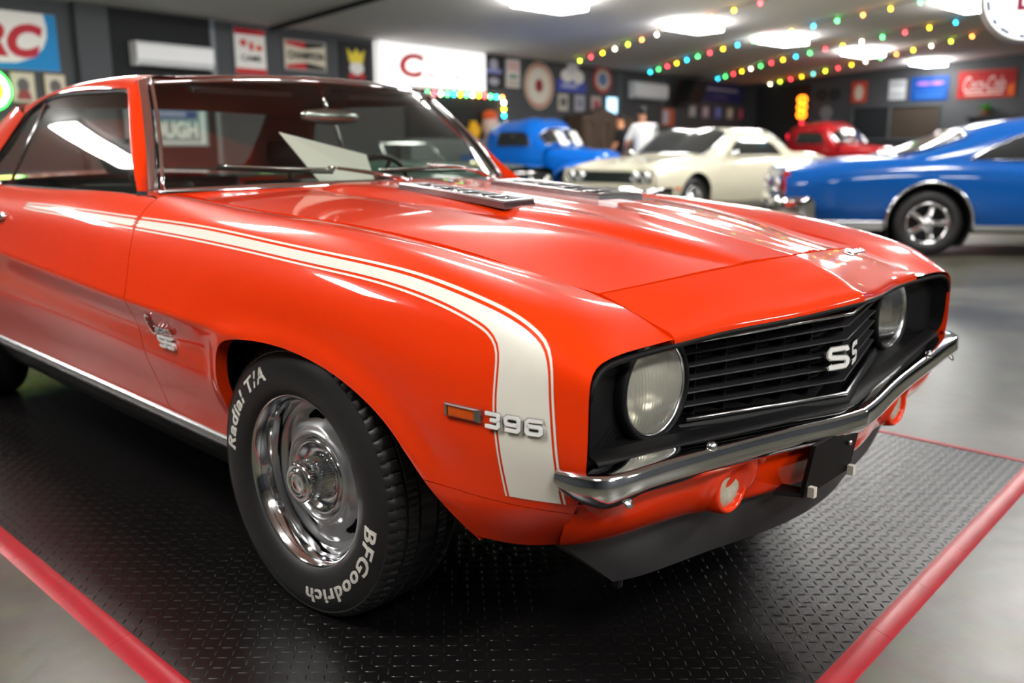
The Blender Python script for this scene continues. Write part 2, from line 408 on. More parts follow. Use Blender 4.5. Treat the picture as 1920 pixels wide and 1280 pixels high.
# side net: rows (stations from tail to nose), columns from sill (0) up to the hood edge (10); (x, half width, z)
def row(x, pts): return [(x, w, z) for w, z in pts]
SIDE = [
 row(-3.70, [(.72,.36),(.76,.42),(.79,.50),(.80,.58),(.805,.66),(.80,.73),(.79,.79),(.77,.845),(.73,.878),(.66,.888),(.56,.89)]),
 row(-2.743, [(.83,.34),(.86,.42),(.888,.5),(.906,.58),(.918,.66),(.917,.74),(.905,.82),(.885,.88),(.84,.927),(.77,.948),(.70,.95)]),
 row(-2.20, [(.83,.333),(.855,.41),(.887,.50),(.909,.585),(.922,.68),(.915,.755),(.897,.83),(.866,.884),(.803,.932),(.74,.945),(.67,.94)]),
 row(-1.50, [(.83,.333),(.853,.41),(.886,.50),(.91,.585),(.926,.68),(.918,.755),(.896,.828),(.864,.882),(.801,.932),(.735,.945),(.665,.94)]),
 [(-.70,.83,.333),(-.70,.853,.41),(-.695,.886,.50),(-.685,.910,.585),(-.68,.925,.67),(-.69,.917,.745),(-.71,.893,.82),(-.73,.860,.876),(-.75,.797,.927),(-.75,.735,.934),(-.75,.662,.917)],
 row(-0.35, [(.83,.333),(.853,.41),(.885,.50),(.905,.585),(.916,.66),(.909,.735),(.886,.81),(.855,.866),(.805,.898),(.74,.908),(.668,.898)]),
 row(0.00, [(.83,.335),(.855,.41),(.88,.5),(.893,.58),(.899,.65),(.898,.72),(.882,.79),(.851,.846),(.80,.880),(.73,.891),(.655,.882)]),
 row(0.35, [(.845,.345),(.860,.42),(.873,.5),(.882,.575),(.886,.64),(.884,.70),(.871,.76),(.843,.813),(.785,.847),(.70,.851),(.597,.834)]),
 [(.57,.818,.348),(.595,.845,.42),(.61,.855,.49),(.62,.862,.555),(.62,.864,.62),(.62,.861,.675),(.62,.849,.73),(.62,.825,.774),(.62,.765,.801),(.62,.68,.801),(.62,.572,.787)],
 [(.655,.788,.350),(.695,.818,.42),(.715,.832,.49),(.73,.838,.55),(.73,.840,.61),(.73,.837,.665),(.73,.829,.712),(.73,.803,.748),(.73,.745,.767),(.73,.665,.766),(.722,.563,.757)],
 [(.702,.745,.352),(.757,.786,.42),(.798,.800,.49),(.812,.805,.55),(.814,.805,.60),(.814,.804,.645),(.814,.800,.684),(.811,.778,.7085),(.806,.72,.717),(.803,.665,.718),(.807,.56,.720)],
]
SU = [-3.7, -2.743, -2.2, -1.5, -.70, -.35, 0, .35, .62, .73, .815]
SV = chord([np.mean([[p[1], p[2]] for p in col], axis=0) for col in zip(*SIDE)])
SNET = np.array(SIDE)
ARCH = smooth_path([(-.31,.22),(-.305,.33),(-.295,.42),(-.275,.504),(-.243,.580),(-.186,.625),(-.12,.641),(-.04,.647),(.09,.642),(.206,.623),(.313,.585),(.405,.523),(.46,.455),(.51,.398),(.557,.346),(.62,.27)], 110)
RARCH = np.array([(-2.743 + .37 * math.cos(a), .30 + .36 * math.sin(a)) for a in np.linspace(-.35, PI + .35, 70)])
def ncrease(x): return np.interp(x, [-3.7,-1.77,-1.04,-.685,-.389,-.15,.3], [.74,.722,.687,.670,.660,.650,.63])
def arch_dist(x, z, poly):
    x = np.asarray(x, float); sh = x.shape; q = np.c_[x.ravel(), np.asarray(z, float).ravel()]
    out = np.full(len(q), 9.0); near = (q[:, 0] > -.6) & (q[:, 0] < .8) & (q[:, 1] < .85)
    if near.any():
        p = q[near]; a = poly[:-1:2]; b_ = np.r_[poly[2::2], poly[-1:]][:len(a)]; ab = b_ - a; L = (ab ** 2).sum(1) + 1e-12; d = np.full(len(p), 9.0)
        for i in range(0, len(p), 4000):
            r = p[i:i + 4000, None] - a[None]; t = np.clip((r * ab).sum(2) / L, 0, 1); d[i:i + 4000] = np.sqrt((((r - t[..., None] * ab)) ** 2).sum(2).min(1))
        out[near] = d
    return out.reshape(sh)
def side_disp(P):
    P = np.array(P); x, w, z = P[..., 0], P[..., 1], P[..., 2]
    A = .017 * np.interp(x, [-3.3,-2.2,-.5,-.2,.05], [0,1,1,.8,0])
    dz = z - ncrease(x)
    w = w + A * np.exp(-np.abs(dz) / .040) - .008 * np.interp(x, [-2.3,-.5,-.1], [1,1,0]) * np.exp(-((dz + .075) / .05) ** 2)
    d = arch_dist(x, z, ARCH)
    w = w + .011 * np.exp(-(d / .035) ** 2) * np.interp(z, [.40,.5], [0,1])
    P[..., 1] = w
    return P
def side_surf(ue, ve):
    return side_disp(net_eval(SNET, SU, SV, np.atleast_1d(ue), np.atleast_1d(ve)))
def side_pts(uv):
    """Surface points for scattered (u,v) pairs."""
    uv = np.asarray(uv, float)
    g = spline(SU, SNET, uv[:, 0]); Wv = spline(SV, np.eye(len(SV)), uv[:, 1])
    return side_disp(np.einsum('nk,nkc->nc', Wv, g))
def side_invert(xz, guess=None):
    """(u,v) on the side net whose x,z match."""
    xz = np.asarray(xz, float)
    global _TAB
    if '_TAB' not in globals():
        us = np.linspace(-3.6, .815, 140); vs = np.linspace(0, SV[9], 60); _TAB = (us, vs, side_surf(us, vs))
    us, vs, G = _TAB; out = [] if guess is None else list(guess)
    for x, z in (xz if guess is None else ()):
        i, j = np.unravel_index(np.argmin((G[..., 0] - x) ** 2 + (G[..., 2] - z) ** 2), G.shape[:2])
        out.append((us[i], vs[j]))
    uv = np.array(out); e = 1e-4
    for it in range(6):
        P = side_pts(uv)[:, [0, 2]]; Pu = side_pts(uv + [e, 0])[:, [0, 2]]; Pv = side_pts(uv + [0, e])[:, [0, 2]]
        Ju = (Pu - P) / e; Jv = (Pv - P) / e; r = xz - P
        det = Ju[:, 0] * Jv[:, 1] - Ju[:, 1] * Jv[:, 0]; det = np.where(np.abs(det) < 1e-6, 1e-6, det)
        uv = uv + np.clip(np.c_[(r[:, 0] * Jv[:, 1] - r[:, 1] * Jv[:, 0]) / det, (Ju[:, 0] * r[:, 1] - Ju[:, 1] * r[:, 0]) / det], -.05, .05)
    return uv
def nearest_on(poly, p):
    best = None
    for i in range(len(poly) - 1):
        a = poly[i]; b = poly[i + 1]; ab = b - a; t = min(1, max(0, (p - a) @ ab / (ab @ ab))); q = a + t * ab; d = (p - q) @ (p - q)
        if best is None or d < best[0]: best = (d, q)
    return best[1]
def cut_grid(us, vs, poly, keep=None):
    """Side panel as a grid with the wheel opening cut along poly; returns verts, faces."""
    G = side_surf(us, vs); nu, nv = len(us), len(vs)
    ins = inside(G[..., 0], G[..., 2], poly)
    dil = np.zeros_like(ins); out = ~ins
    for a in (-1, 0, 1):
        for b in (-1, 0, 1):
            dil[max(0, a):nu + min(0, a), max(0, b):nv + min(0, b)] |= out[max(0, -a):nu + min(0, -a), max(0, -b):nv + min(0, -b)]
    snap = ins & dil
    idx = np.argwhere(snap)
    if len(idx):
        tg = np.array([nearest_on(poly, G[i, j, [0, 2]]) for i, j in idx])
        Q = side_pts(side_invert(tg, [(us[i], vs[j]) for i, j in idx]))
        for (i, j), q in zip(idx, Q): G[i, j] = q
    ok = ~ins | snap
    f = []
    for i in range(nu - 1):
        for j in range(nv - 1):
            c = [(i, j), (i + 1, j), (i + 1, j + 1), (i, j + 1)]
            if all(ok[k] for k in c) and any(not ins[k] for k in c) and (keep is None or keep(us[i], vs[j])):
                f.append(tuple(a * nv + b for a, b in c))
    return G.reshape(-1, 3), f
def compact(v, f):
    use = sorted({i for q in f for i in q}); mp = {a: b for b, a in enumerate(use)}
    return [v[i] for i in use], [tuple(mp[i] for i in q) for q in f]
def both(name, v, f, m, **k):
    """The same panel on the passenger (-y) and the driver (+y) side."""
    a = obj(name, [(p[0], -p[1], p[2]) for p in v], [q[::-1] for q in f], m, CAR, **k)
    b = obj(name, v, f, m, CAR, **k)
    return a, b
def flange(P, d):
    """Strip turned inward from an edge polyline P by vector(s) d."""
    P = np.asarray(P); n = len(P); Q = P + np.asarray(d)
    return np.r_[P, Q], [(i, i + 1, n + i + 1, n + i) for i in range(n - 1)]
def merge(parts):
    V = []; F = []
    for v, f in parts:
        n = len(V); V += [tuple(p) for p in v]; F += [tuple(i + n for i in q) for q in f]
    return V, F
GAP = .0022
VS0 = SV[1] + .38 * (SV[2] - SV[1])          # seam between fender and valance extension
vgrid = np.unique(np.r_[np.linspace(0, SV[10], 84), VS0])
# front fender
us = np.unique(np.r_[np.linspace(-.70 + GAP, -.32, 50), np.linspace(-.32, .815, 150)])
v, f = cut_grid(us, vgrid, ARCH, lambda u, w: not (u > .2 and w < VS0 - 1e-6))
fl = []
E1 = side_surf([us[0]], vgrid)[0]; fl.append(flange(E1, (.004, -.02, 0)))
E2 = side_surf(us, [SV[10]])[:, 0]; fl.append(flange(E2, (0, .002, -.022)))
A3 = side_pts(side_invert(ARCH[14:-7])); fl.append(flange(A3, (0, -.03, 0)))
uf = np.linspace(.50, .815, 30); fl.append(flange(side_surf(uf, [VS0])[:, 0], (0, -.02, 0)))
E4 = side_surf([.815], vgrid[vgrid >= VS0])[0]; fl.append(flange(E4, (-.03, -.006, -.004)))
V, F = merge([compact(v, f)] + fl)
FENDER = both('front_fender', V, F, 'paint')
# lower fender extension ahead of the wheel
us2 = np.linspace(.25, .815, 150); v2 = np.linspace(0, VS0 - GAP, 34)
v, f = cut_grid(us2, v2, ARCH, lambda u, w: u > .2)
V, F = merge([compact(v, f), flange(side_surf(np.linspace(.60, .815, 20), [0])[:, 0], (0, -.03, .004)), flange(side_surf(uf, [VS0 - GAP])[:, 0], (0, -.02, 0))])
EXT = both('fender_extension', V, F, 'paint')
# door
us = np.linspace(-2.12, -.70 - GAP, 90); vd = np.linspace(0, SV[8], 64)
G = side_surf(us, vd)
dv = [(G.reshape(-1, 3), [(i * 64 + j, (i + 1) * 64 + j, (i + 1) * 64 + j + 1, i * 64 + j + 1) for i in range(89) for j in range(63)])]
dv.append(flange(G[-1], (-.004, -.02, 0))); dv.append(flange(G[:, -1], (0, -.03, -.004))); dv.append(flange(G[:, 0], (0, -.03, .004)))
V, F = merge(dv)
DOOR = both('door', V, F, 'paint')
# quarter panel
us = np.linspace(-3.7, -2.12 - 2 * GAP, 100)
v, f = cut_grid(us, np.linspace(0, SV[8], 50), RARCH)
# (rear arch inverts outside the tabulated range, so only snap what is near)
V, F = compact(v, f)
QUARTER = both('quarter_panel', V, F, 'paint')
# rear body: deck, tail
b = MB()
tail = []
for w in np.linspace(-.80, .80, 24):
    tail.append([(-3.70 - .02 * (1 - (w / .8) ** 2), w, z) for z in (.36, .5, .62, .74, .82, .87)])
b.grid(tail); b.build('tail_panel', 'paint', CAR, True)
b = MB(); rows = []
for x, z in [(-2.72, .955), (-3.0, .965), (-3.4, .955), (-3.65, .915), (-3.71, .865)]:
    wm = np.interp(x, [-3.71, -2.72], [.72, .76]); rows.append([(x, w * wm, z - .028 * w * w) for w in np.linspace(-1, 1, 21)])
b.grid(rows); b.build('trunk_lid', 'paint', CAR, True)
b = MB(); b.tube([(-3.70, -.80, .47), (-3.78, -.70, .47), (-3.81, 0, .47), (-3.78, .70, .47), (-3.70, .80, .47)], .05, 10); b.build('rear_bumper', 'chrome', CAR, True)

# hood
def hrow(c, f, sh, e, m):
    """centre, bulge foot, shoulder rise, edge, mid: (x,w,z)."""
    c, f, e, m = map(np.array, (c, f, e, m)); d = (c - f); g = f + d * .16; g[2] = f[2] + sh; g2 = f + d * .55; g2[2] = g[2] + (c[2] - g[2]) * .62; f2 = f + (m - f) * .14; f2[2] = f[2] - .0012
    return [c, g2, g, f, f2, m, e]
HN = np.array([hrow(*r) for r in (
 ((-.60,0,.962),(-.65,.37,.942),.010,(-.79,.655,.921),(-.72,.52,.932)),
 ((-.35,0,.948),(-.35,.355,.926),.012,(-.35,.662,.900),(-.35,.52,.917)),
 ((0,0,.920),(0,.325,.903),.011,(0,.649,.884),(0,.49,.897)),
 ((.36,0,.887),(.35,.255,.868),.011,(.35,.591,.836),(.35,.43,.857)),
 ((.56,0,.854),(.535,.225,.8385),.009,(.50,.578,.807),(.515,.41,.826)),
 ((.735,0,.820),(.70,.20,.8110),.004,(.635,.564,.786),(.67,.39,.799)))])
HU = [-.7, -.35, 0, .35, .53, .69]; HV = [0, .13, .245, .29, .315, .47, .65]
def hood_pt(ue, ve): return net_eval(HN, HU, HV, np.atleast_1d(ue), np.atleast_1d(ve))
hu = np.linspace(-.7, .69, 120); hv = np.unique(np.r_[np.linspace(0, .65, 60), np.linspace(.22, .34, 24)])
G = hood_pt(hu, hv)
G = G.copy(); G[:, :, 1] = np.minimum(G[:, :, 1], 9)
full = np.concatenate([G[:, ::-1] * [1, -1, 1], G[:, 1:]], axis=1)
b = MB(); b.grid(full.tolist())
parts = [(b.v, b.f)]
parts.append(flange(full[-1], (.0, 0, -.02))); parts.append(flange(full[:, 0], (0, .002, -.02))); parts.append(flange(full[:, -1], (0, -.002, -.02))); parts.append(flange(full[0], (-.01, 0, -.03)))
V, F = merge(parts)
HOOD = obj('hood', V, F, 'paint', CAR)
# header panel ahead of the hood, with its rolled lip
DN = np.array([
 [(.742,0,.8185),(.727,.10,.815),(.707,.20,.809),(.677,.39,.797),(.642,.562,.7845)],
 [(.835,0,.787),(.812,.10,.782),(.792,.20,.776),(.757,.39,.768),(.722,.561,.7575)],
 [(.885,0,.759),(.858,.10,.754),(.838,.20,.749),(.800,.39,.744),(.782,.559,.7365)],
 [(.908,0,.742),(.884,.10,.733),(.864,.20,.728),(.824,.385,.7235),(.807,.558,.720)],
 [(.909,0,.733),(.885,.10,.724),(.865,.20,.719),(.825,.385,.7145),(.808,.558,.711)],
 [(.895,0,.724),(.870,.10,.716),(.850,.20,.711),(.812,.385,.7065),(.795,.558,.704)],
 [(.84,0,.722),(.82,.10,.714),(.80,.20,.709),(.762,.385,.7045),(.745,.558,.702)]])
DU = chord(DN[:, 2]); DV = [0, .1, .2, .39, .56]
G = net_eval(DN, DU, DV, np.linspace(0, DU[-1], 60), np.linspace(0, .56, 40))
full = np.concatenate([G[:, ::-1] * [1, -1, 1], G[:, 1:]], axis=1)
b = MB(); b.grid(full.tolist())
V, F = merge([(b.v, b.f), flange(full[0], (0, 0, -.02)), flange(full[:43, 0], (0, .001, -.008)), flange(full[:43, -1], (0, -.001, -.008))])
HEADER = obj('header_panel', V, F, 'paint', CAR)
# black lip seal under the header, running out over the headlamps
def lip_path(off=0.0, dz=0.0):
    P = [(.906,0,.735),(.884,.10,.727),(.864,.20,.722),(.824,.385,.717),(.806,.56,.713),(.802,.665,.711),(.804,.72,.710),(.808,.765,.703),(.812,.788,.686),(.812,.795,.66)]
    return [(x - off, w, z + dz) for x, w, z in P]
P = smooth_path(lip_path(.002, -.006), 60)
b = MB(); b.tube([(p[0], -p[1], p[2]) for p in P[::-1]] + [tuple(p) for p in P[1:]], .006, 8); b.build('grille_seal', 'black', CAR, True)

# front valance below the bumper
VN = np.array([
 [(.712,.829,.462),(.695,.818,.42),(.674,.803,.378),(.655,.788,.350),(.64,.78,.350)],
 [(.772,.792,.462),(.757,.786,.42),(.733,.771,.378),(.702,.745,.352),(.68,.73,.352)],
 [(.822,.72,.466),(.808,.715,.42),(.775,.70,.375),(.725,.68,.347),(.70,.67,.347)],
 [(.838,.57,.466),(.826,.57,.42),(.795,.57,.37),(.737,.57,.339),(.71,.57,.339)],
 [(.852,.42,.462),(.840,.42,.42),(.815,.42,.37),(.765,.42,.337),(.73,.42,.337)],
 [(.872,.23,.456),(.862,.23,.41),(.848,.23,.37),(.818,.23,.335),(.78,.23,.335)],
 [(.895,0,.452),(.885,0,.41),(.872,0,.37),(.845,0,.335),(.80,0,.335)]])
VU = chord(VN[:, 2]); VV = chord(VN[3])
G = net_eval(VN, VU, VV, np.linspace(VU[1] - .006, VU[-1], 80), np.linspace(0, VV[-1], 26))
# boss around the parking lamp
PK = (.40, .405)
rr = np.hypot(G[..., 1] - PK[0], (G[..., 2] - PK[1]) * .95)
G[..., 0] += .014 * np.exp(-((rr - .054) / .016) ** 2)
full = np.concatenate([G * [1, -1, 1], G[:-1][::-1]], axis=0)
b = MB(); b.grid(full.tolist()); b.build('front_valance', 'paint', CAR, True)
for s in (-1, 1):
    b = MB()
    def fn(o, r, a, s=s): return (.832 + o, s * (PK[0] + r * math.sin(a)), PK[1] + r * math.cos(a))
    b.lathe([(.0, .0001), (.012, .02), (.010, .036), (.004, .044)], fn, 32)
    lens = b.build('parking_lamp', mat('clear_lens', (.42, .39, .31), .15, coat=.5, noise=.2, nscale=120), CAR, True)
    b = MB(); b.lathe([(.0, .043), (.014, .045), (.018, .049), (.012, .055), (-.01, .060)], fn, 32); b.sub('bezel', 'paint', lens, True)
# chin spoiler
top = smooth_path([(.69,.745,.352),(.722,.68,.346),(.735,.57,.338),(.763,.42,.336),(.816,.23,.334),(.843,0,.334)], 40)
bot = smooth_path([(.712,.60,.228),(.722,.55,.222),(.738,.47,.22),(.762,.33,.22),(.798,.15,.22),(.81,0,.22)], 40)
b = MB(); ths = []
for sgn in (1,):
    R = [[tuple(t), tuple((t * 2 + q) / 3 + [.006, 0, 0]), tuple((t + 2 * q) / 3 + [.006, 0, 0]), tuple(q), tuple(q + [-.02, 0, .002]), tuple(t + [-.03, 0, 0])] for t, q in zip(top, bot)]
    R = [[(p[0], -p[1], p[2]) for p in r] for r in R] + [r for r in R[:-1][::-1]]
b.grid(R); autosmooth(b.build('chin_spoiler', 'charcoal', CAR), .5)
for s in (-1, 1):
    b = MB(); b.cyl((.70, s * .57, .224), (.70, s * .57, .205), .011, 8); b.cyl((.70, s * .57, .212), (.70, s * .57, .200), .006, 8); b.build('spoiler_bolt', 'black', CAR)

# rocker: bright moulding over the blacked-out sill
for s in (-1, 1):
    b = MB(); P = [(x, s * .836, .336 + np.interp(x, [-2.4, -.3], [-.004, -.008])) for x in np.linspace(-2.36, -.30, 40)]
    R = [[(p[0], p[1] - s * .006, p[2] + .008), (p[0], p[1] + s * .004, p[2] + .004), (p[0], p[1] + s * .006, p[2] - .006), (p[0], p[1] + s * .003, p[2] - .022), (p[0], p[1] - s * .008, p[2] - .026)] for p in P]
    b.grid(R); b.build('rocker_moulding', 'white_moulding', CAR, True)
    b = MB(); R = [[(x, s * .825, .315), (x, s * .79, .25), (x, s * .76, .205), (x, s * .70, .20)] for x in np.linspace(-2.36, -.33, 12)]
    b.grid(R); b.build('rocker_panel', 'black', CAR, True)
# underbody, wheel housings
b = MB(); b.box2((-3.6, -.69, .19), (-.45, .69, .30)); b.box2((-.45, -.45, .2), (.62, .45, .45)); b.build('underbody', 'flatblack', CAR)
for s in (-1, 1):
    for xc, ff in ((.05, ARCH), (-2.743, RARCH)):
        b = MB()
        R = [[(xc + (q[0] - xc) * 1.06, s * w, .30 + (q[1] - .30) * 1.06) for w in (.825, .78, .60, .42)] for q in ff[12:-12:2]]
        b.grid(R)
        n = len(b.v); cpt = [r[3] for r in R]
        b.add(cpt, [tuple(range(len(cpt)))])
        b.build('wheel_housing', 'flatblack', CAR, True)
# little bump stop on the rear edge of the wheel opening
b = MB(); b.cyl((-.285, -.86, .50), (-.285, -.89, .50), .008, 12, .006); b.build('rubber_bumper', 'rubber', CAR, True)
# ------------------------------------------------------------------ front end: black fascia, lamps, grille, bumper
# side wall of the opening and the back panel
OUT = smooth_path([(.804,.72,.708),(.806,.765,.701),(.809,.786,.684),(.809,.792,.655),(.808,.793,.60),(.806,.792,.575),(.803,.786,.553),(.80,.766,.537),(.806,.72,.531),(.815,.57,.525),(.832,.42,.517),(.858,.2,.506),(.885,0,.497)], 90)
b = MB(); R = []
for i, p in enumerate(OUT):
    q = np.array([.70 + .06 * max(0, .45 - p[1]) / .45, p[1] * .985 - .004, p[2] * .94 + .036]); q[0] = min(q[0], p[0] - .02)
    R.append([tuple(p), tuple(p * .7 + q * .3), tuple(q)])
R2 = [[(a, -w, z) for a, w, z in r] for r in R]
b.grid(R2 + R[::-1])
FASCIA = b.build('grille_surround', 'black', CAR, True)
# lower ledge between fascia and bumper, with a raised bead
led = smooth_path([(.80,.766,.536),(.812,.70,.532),(.828,.57,.526),(.846,.42,.518),(.872,.2,.507),(.900,0,.498)], 60)
R = [[tuple(p + [-.03, 0, .012]), tuple(p + [-.012, 0, .007]), tuple(p + [0, 0, .004]), tuple(p + [.006, 0, -.004]), tuple(p + [-.004, 0, -.03])] for p in led]
b = MB(); b.grid([[(a, -w, z) for a, w, z in r] for r in R] + R[:-1][::-1]); b.sub('ledge', 'black', FASCIA, True)
# headlamp buckets: black plate around each lamp
HL = (.752, .540, .6165)
for s in (-1, 1):
    def fn(o, r, a, s=s): return (HL[0] + o, s * (HL[1] + r * math.sin(a)), HL[2] + r * math.cos(a))
    # plate with a round hole, running from the grille to the outer edge
    n = 64; ring = []; rect = []
    for k in range(n):
        a = 2 * PI * k / n; dx, dz = math.sin(a), math.cos(a)
        ring.append((HL[0] - .012, HL[1] + .100 * dx, HL[2] + .100 * dz))
        t = min((.252 if dx > 0 else .105) / max(abs(dx), 1e-6), (.098 if dz > 0 else .108) / max(abs(dz), 1e-6))
        w = HL[1] + t * dx; rect.append((.752 - .02 + .05 * max(0, w - .64) / .2 - .06 * max(0, .46 - w), w, HL[2] + t * dz))
    b = MB(); V = [(x, s * w, z) for x, w, z in ring + rect]
    b.add(V, [(k, (k + 1) % n, n + (k + 1) % n, n + k) for k in range(n)])
    plate = b.build('headlamp_panel', 'black', CAR, False)
    # rolled black bezel
    b = MB(); b.lathe([(-.02, .104), (-.004, .108), (.008, .106), (.013, .100), (.010, .095), (-.004, .0925)], fn, 72); b.sub('bezel', 'black', plate, True)
    # chrome retaining ring, reflector bowl and ribbed lens
    b = MB(); b.lathe([(.0, .0945), (.006, .0935), (.008, .0905), (.004, .0885)], fn, 72)
    lamp = b.build('headlamp', 'steel', CAR, True)
    b = MB(); b.lathe([(.002, .088), (-.012, .082), (-.035, .062), (-.05, .035), (-.056, .012), (-.045, .008), (-.03, .0001)], fn, 64); b.sub('reflector', 'reflector', lamp, True)
    prof = [(.004 + .016 * (1 - (r / .088) ** 2), r) for r in np.linspace(.088, .0001, 26)]
    b = MB(); b.lathe(prof, fn, 72); o = b.sub('lens', 'lens', lamp, True) if 'lens' in M else None
    # little screws of the plate
    for w, z in ((.70, .668), (.70, .560), (.60, .52)):
        b = MB(); x = .752 - .02 + .05 * max(0, w - .64) / .2
        b.lathe([(.0, .004), (.003, .0035), (.004, .0001)], lambda o, r, a: (x + o, s * (w + r * math.sin(a)), z + r * math.cos(a)), 10); b.sub('screw', 'steel', plate, True)
# grille: V-shaped egg-crate of thin bars
def grille_x(w): return .874 - .283 * abs(w)
GW = .452
def gz(w, t): a = abs(w) / GW; return (.521 + .010 * a) * (1 - t) + (.706 - .016 * a) * t
NB = 6
for k in range(1, NB):
    b = MB(); R = []
    for w in (-GW, 0, GW):
        x = grille_x(w) + .004; z = gz(w, k / NB); R.append([(x - .05, w, z - .0022), (x, w, z - .002), (x + .002, w, z), (x, w, z + .002), (x - .05, w, z + .0022)])
    b.grid(R); b.build('grille_bar', 'grille', CAR)
for k in range(1, 6):
    for s in (-1, 1):
        w = s * .078 * k
        b = MB(); x = grille_x(w)
        b.box2((x - .055, w - .001, gz(w, 0)), (x - .018, w + .001, gz(w, 1))); b.build('grille_upright', 'grille', CAR)
# little horizontal louvres deep in the cells
for t_, mt, nm, r in ((.985, 'steel', 'grille_trim', .0045), (.01, 'steel', 'grille_trim', .0055)):
    b = MB(); b.tube([(grille_x(w) + .010, w, gz(w, t_)) for w in (-.44, -.2, 0, .2, .44)], r, 8); b.build(nm, mt, CAR, True)
for s in (-1, 1):                      # black frame below the bright trim
    b = MB(); R = []
    for t in np.linspace(0, 1, 8):
        w = s * (.46 - .46 * t); R.append([(grille_x(w) + .012, w, gz(w, 0) - .005), (grille_x(w) + .022, w, gz(w, 0) - .014), (grille_x(w) + .014, w, gz(w, 0) - .032)])
    b.grid(R); b.build('grille_frame', 'black', CAR, True)
b = MB(); R = [[(grille_x(w) - .06, w, gz(w, t)) for t in (-.1, 1.1)] for w in (-.47, 0, .47)]; b.grid(R); b.build('radiator_screen', 'flatblack', CAR)
# bumper: blade swept along the nose, cupped ends
BP = smooth_path([(.768,.834,.515),(.795,.832,.516),(.822,.822,.516),(.846,.80,.514),(.858,.77,.513),(.866,.70,.512),(.874,.60,.508),(.886,.42,.497),(.907,.22,.486),(.930,.06,.479),(.936,0,.478)], 120)
def bumper_rows(P):
    R = []; n = len(P)
    for i in range(n):
        t = P[min(i + 1, n - 1)] - P[max(i - 1, 0)]; t[2] = 0; t /= np.linalg.norm(t)
        if i == n - 1: t = np.array([.12, -.99, 0])
        nrm = np.array([-t[1], t[0], 0]); nrm = nrm if nrm[0] > 0 or nrm[1] > .9 else -nrm
        s = i / (n - 1); k = min(1, .18 + .82 * (s / .11) ** .6)
        prof = [(-.055, .020), (-.034, .0205), (-.010, .0190), (-.002, .0165), (.001, .012), (.0045, -.012), (.004, -.017), (.0, -.022), (-.010, -.034), (-.024, -.041), (-.042, -.040)]
        q = max(0, 1 - s / .20)
        prof = [(a * (1 - .6 * q) if a < 0 else a, c * (k if c < 0 else 1) - (.010 * q * k if c < -.02 else 0)) for a, c in prof]
        R.append([tuple(P[i] + nrm * a + np.array([0, 0, c])) for a, c in prof])
    return R
R = bumper_rows(BP.copy())
b = MB(); b.grid([[(x, -w, z) for x, w, z in r] for r in R] + R[:-1][::-1])
n0 = len(R[0]); V, F = b.v, b.f
F = F + [tuple(range(n0)), tuple(len(V) - n0 + i for i in range(n0))]
BUMPER = autosmooth(obj('front_bumper', V, F, 'chrome', CAR), .7)
for s in (-1, 1):
    for x, w, z, nx in ((.872, .52, .522, 1), (.852, .745, .478, 1)):
        b = MB(); b.lathe([(-.004, .012), (.003, .0115), (.008, .007), (.009, .0001)], lambda o, r, a: (x + o * .8 + r * math.cos(a) * (-.4), s * (w + r * math.sin(a)), z + r * math.cos(a) * .9 + (o * .6 if z > .48 else -o * .5)), 20)
        b.sub('bumper_bolt', 'steel', BUMPER, True)
# licence plate bracket
BR = Matrix.Rotation(-.10, 4, 'Y')
b = MB(); b.add([(.925,-.215,.462),(.925,.0,.470),(.905,.0,.352),(.905,-.215,.344),(.915,-.215,.462),(.915,.0,.470),(.895,.0,.352),(.895,-.215,.344)],
                [(0,1,2,3),(4,7,6,5),(0,4,5,1),(3,2,6,7),(0,3,7,4),(1,5,6,2)])
b.add([(.86,-.26,.36),(.90,-.215,.352),(.90,-.17,.35),(.85,-.20,.358),(.86,-.26,.352),(.90,-.215,.344),(.90,-.17,.342),(.85,-.20,.35)], [(0,1,2,3),(4,7,6,5),(0,4,5,1),(3,2,6,7),(0,3,7,4),(1,5,6,2)])
PLATE = b.build('plate_bracket', 'black', CAR)
for w in (-.200, -.016):
    b = MB(); b.box((.917, w, .357), (.014, .014, .022)); b.sub('bumper_stop', 'white_letter', PLATE)
b = MB(); b.cyl((.918, -.05, .43), (.928, -.05, .43), .006, 10); b.sub('bolt', 'steel', PLATE, True)
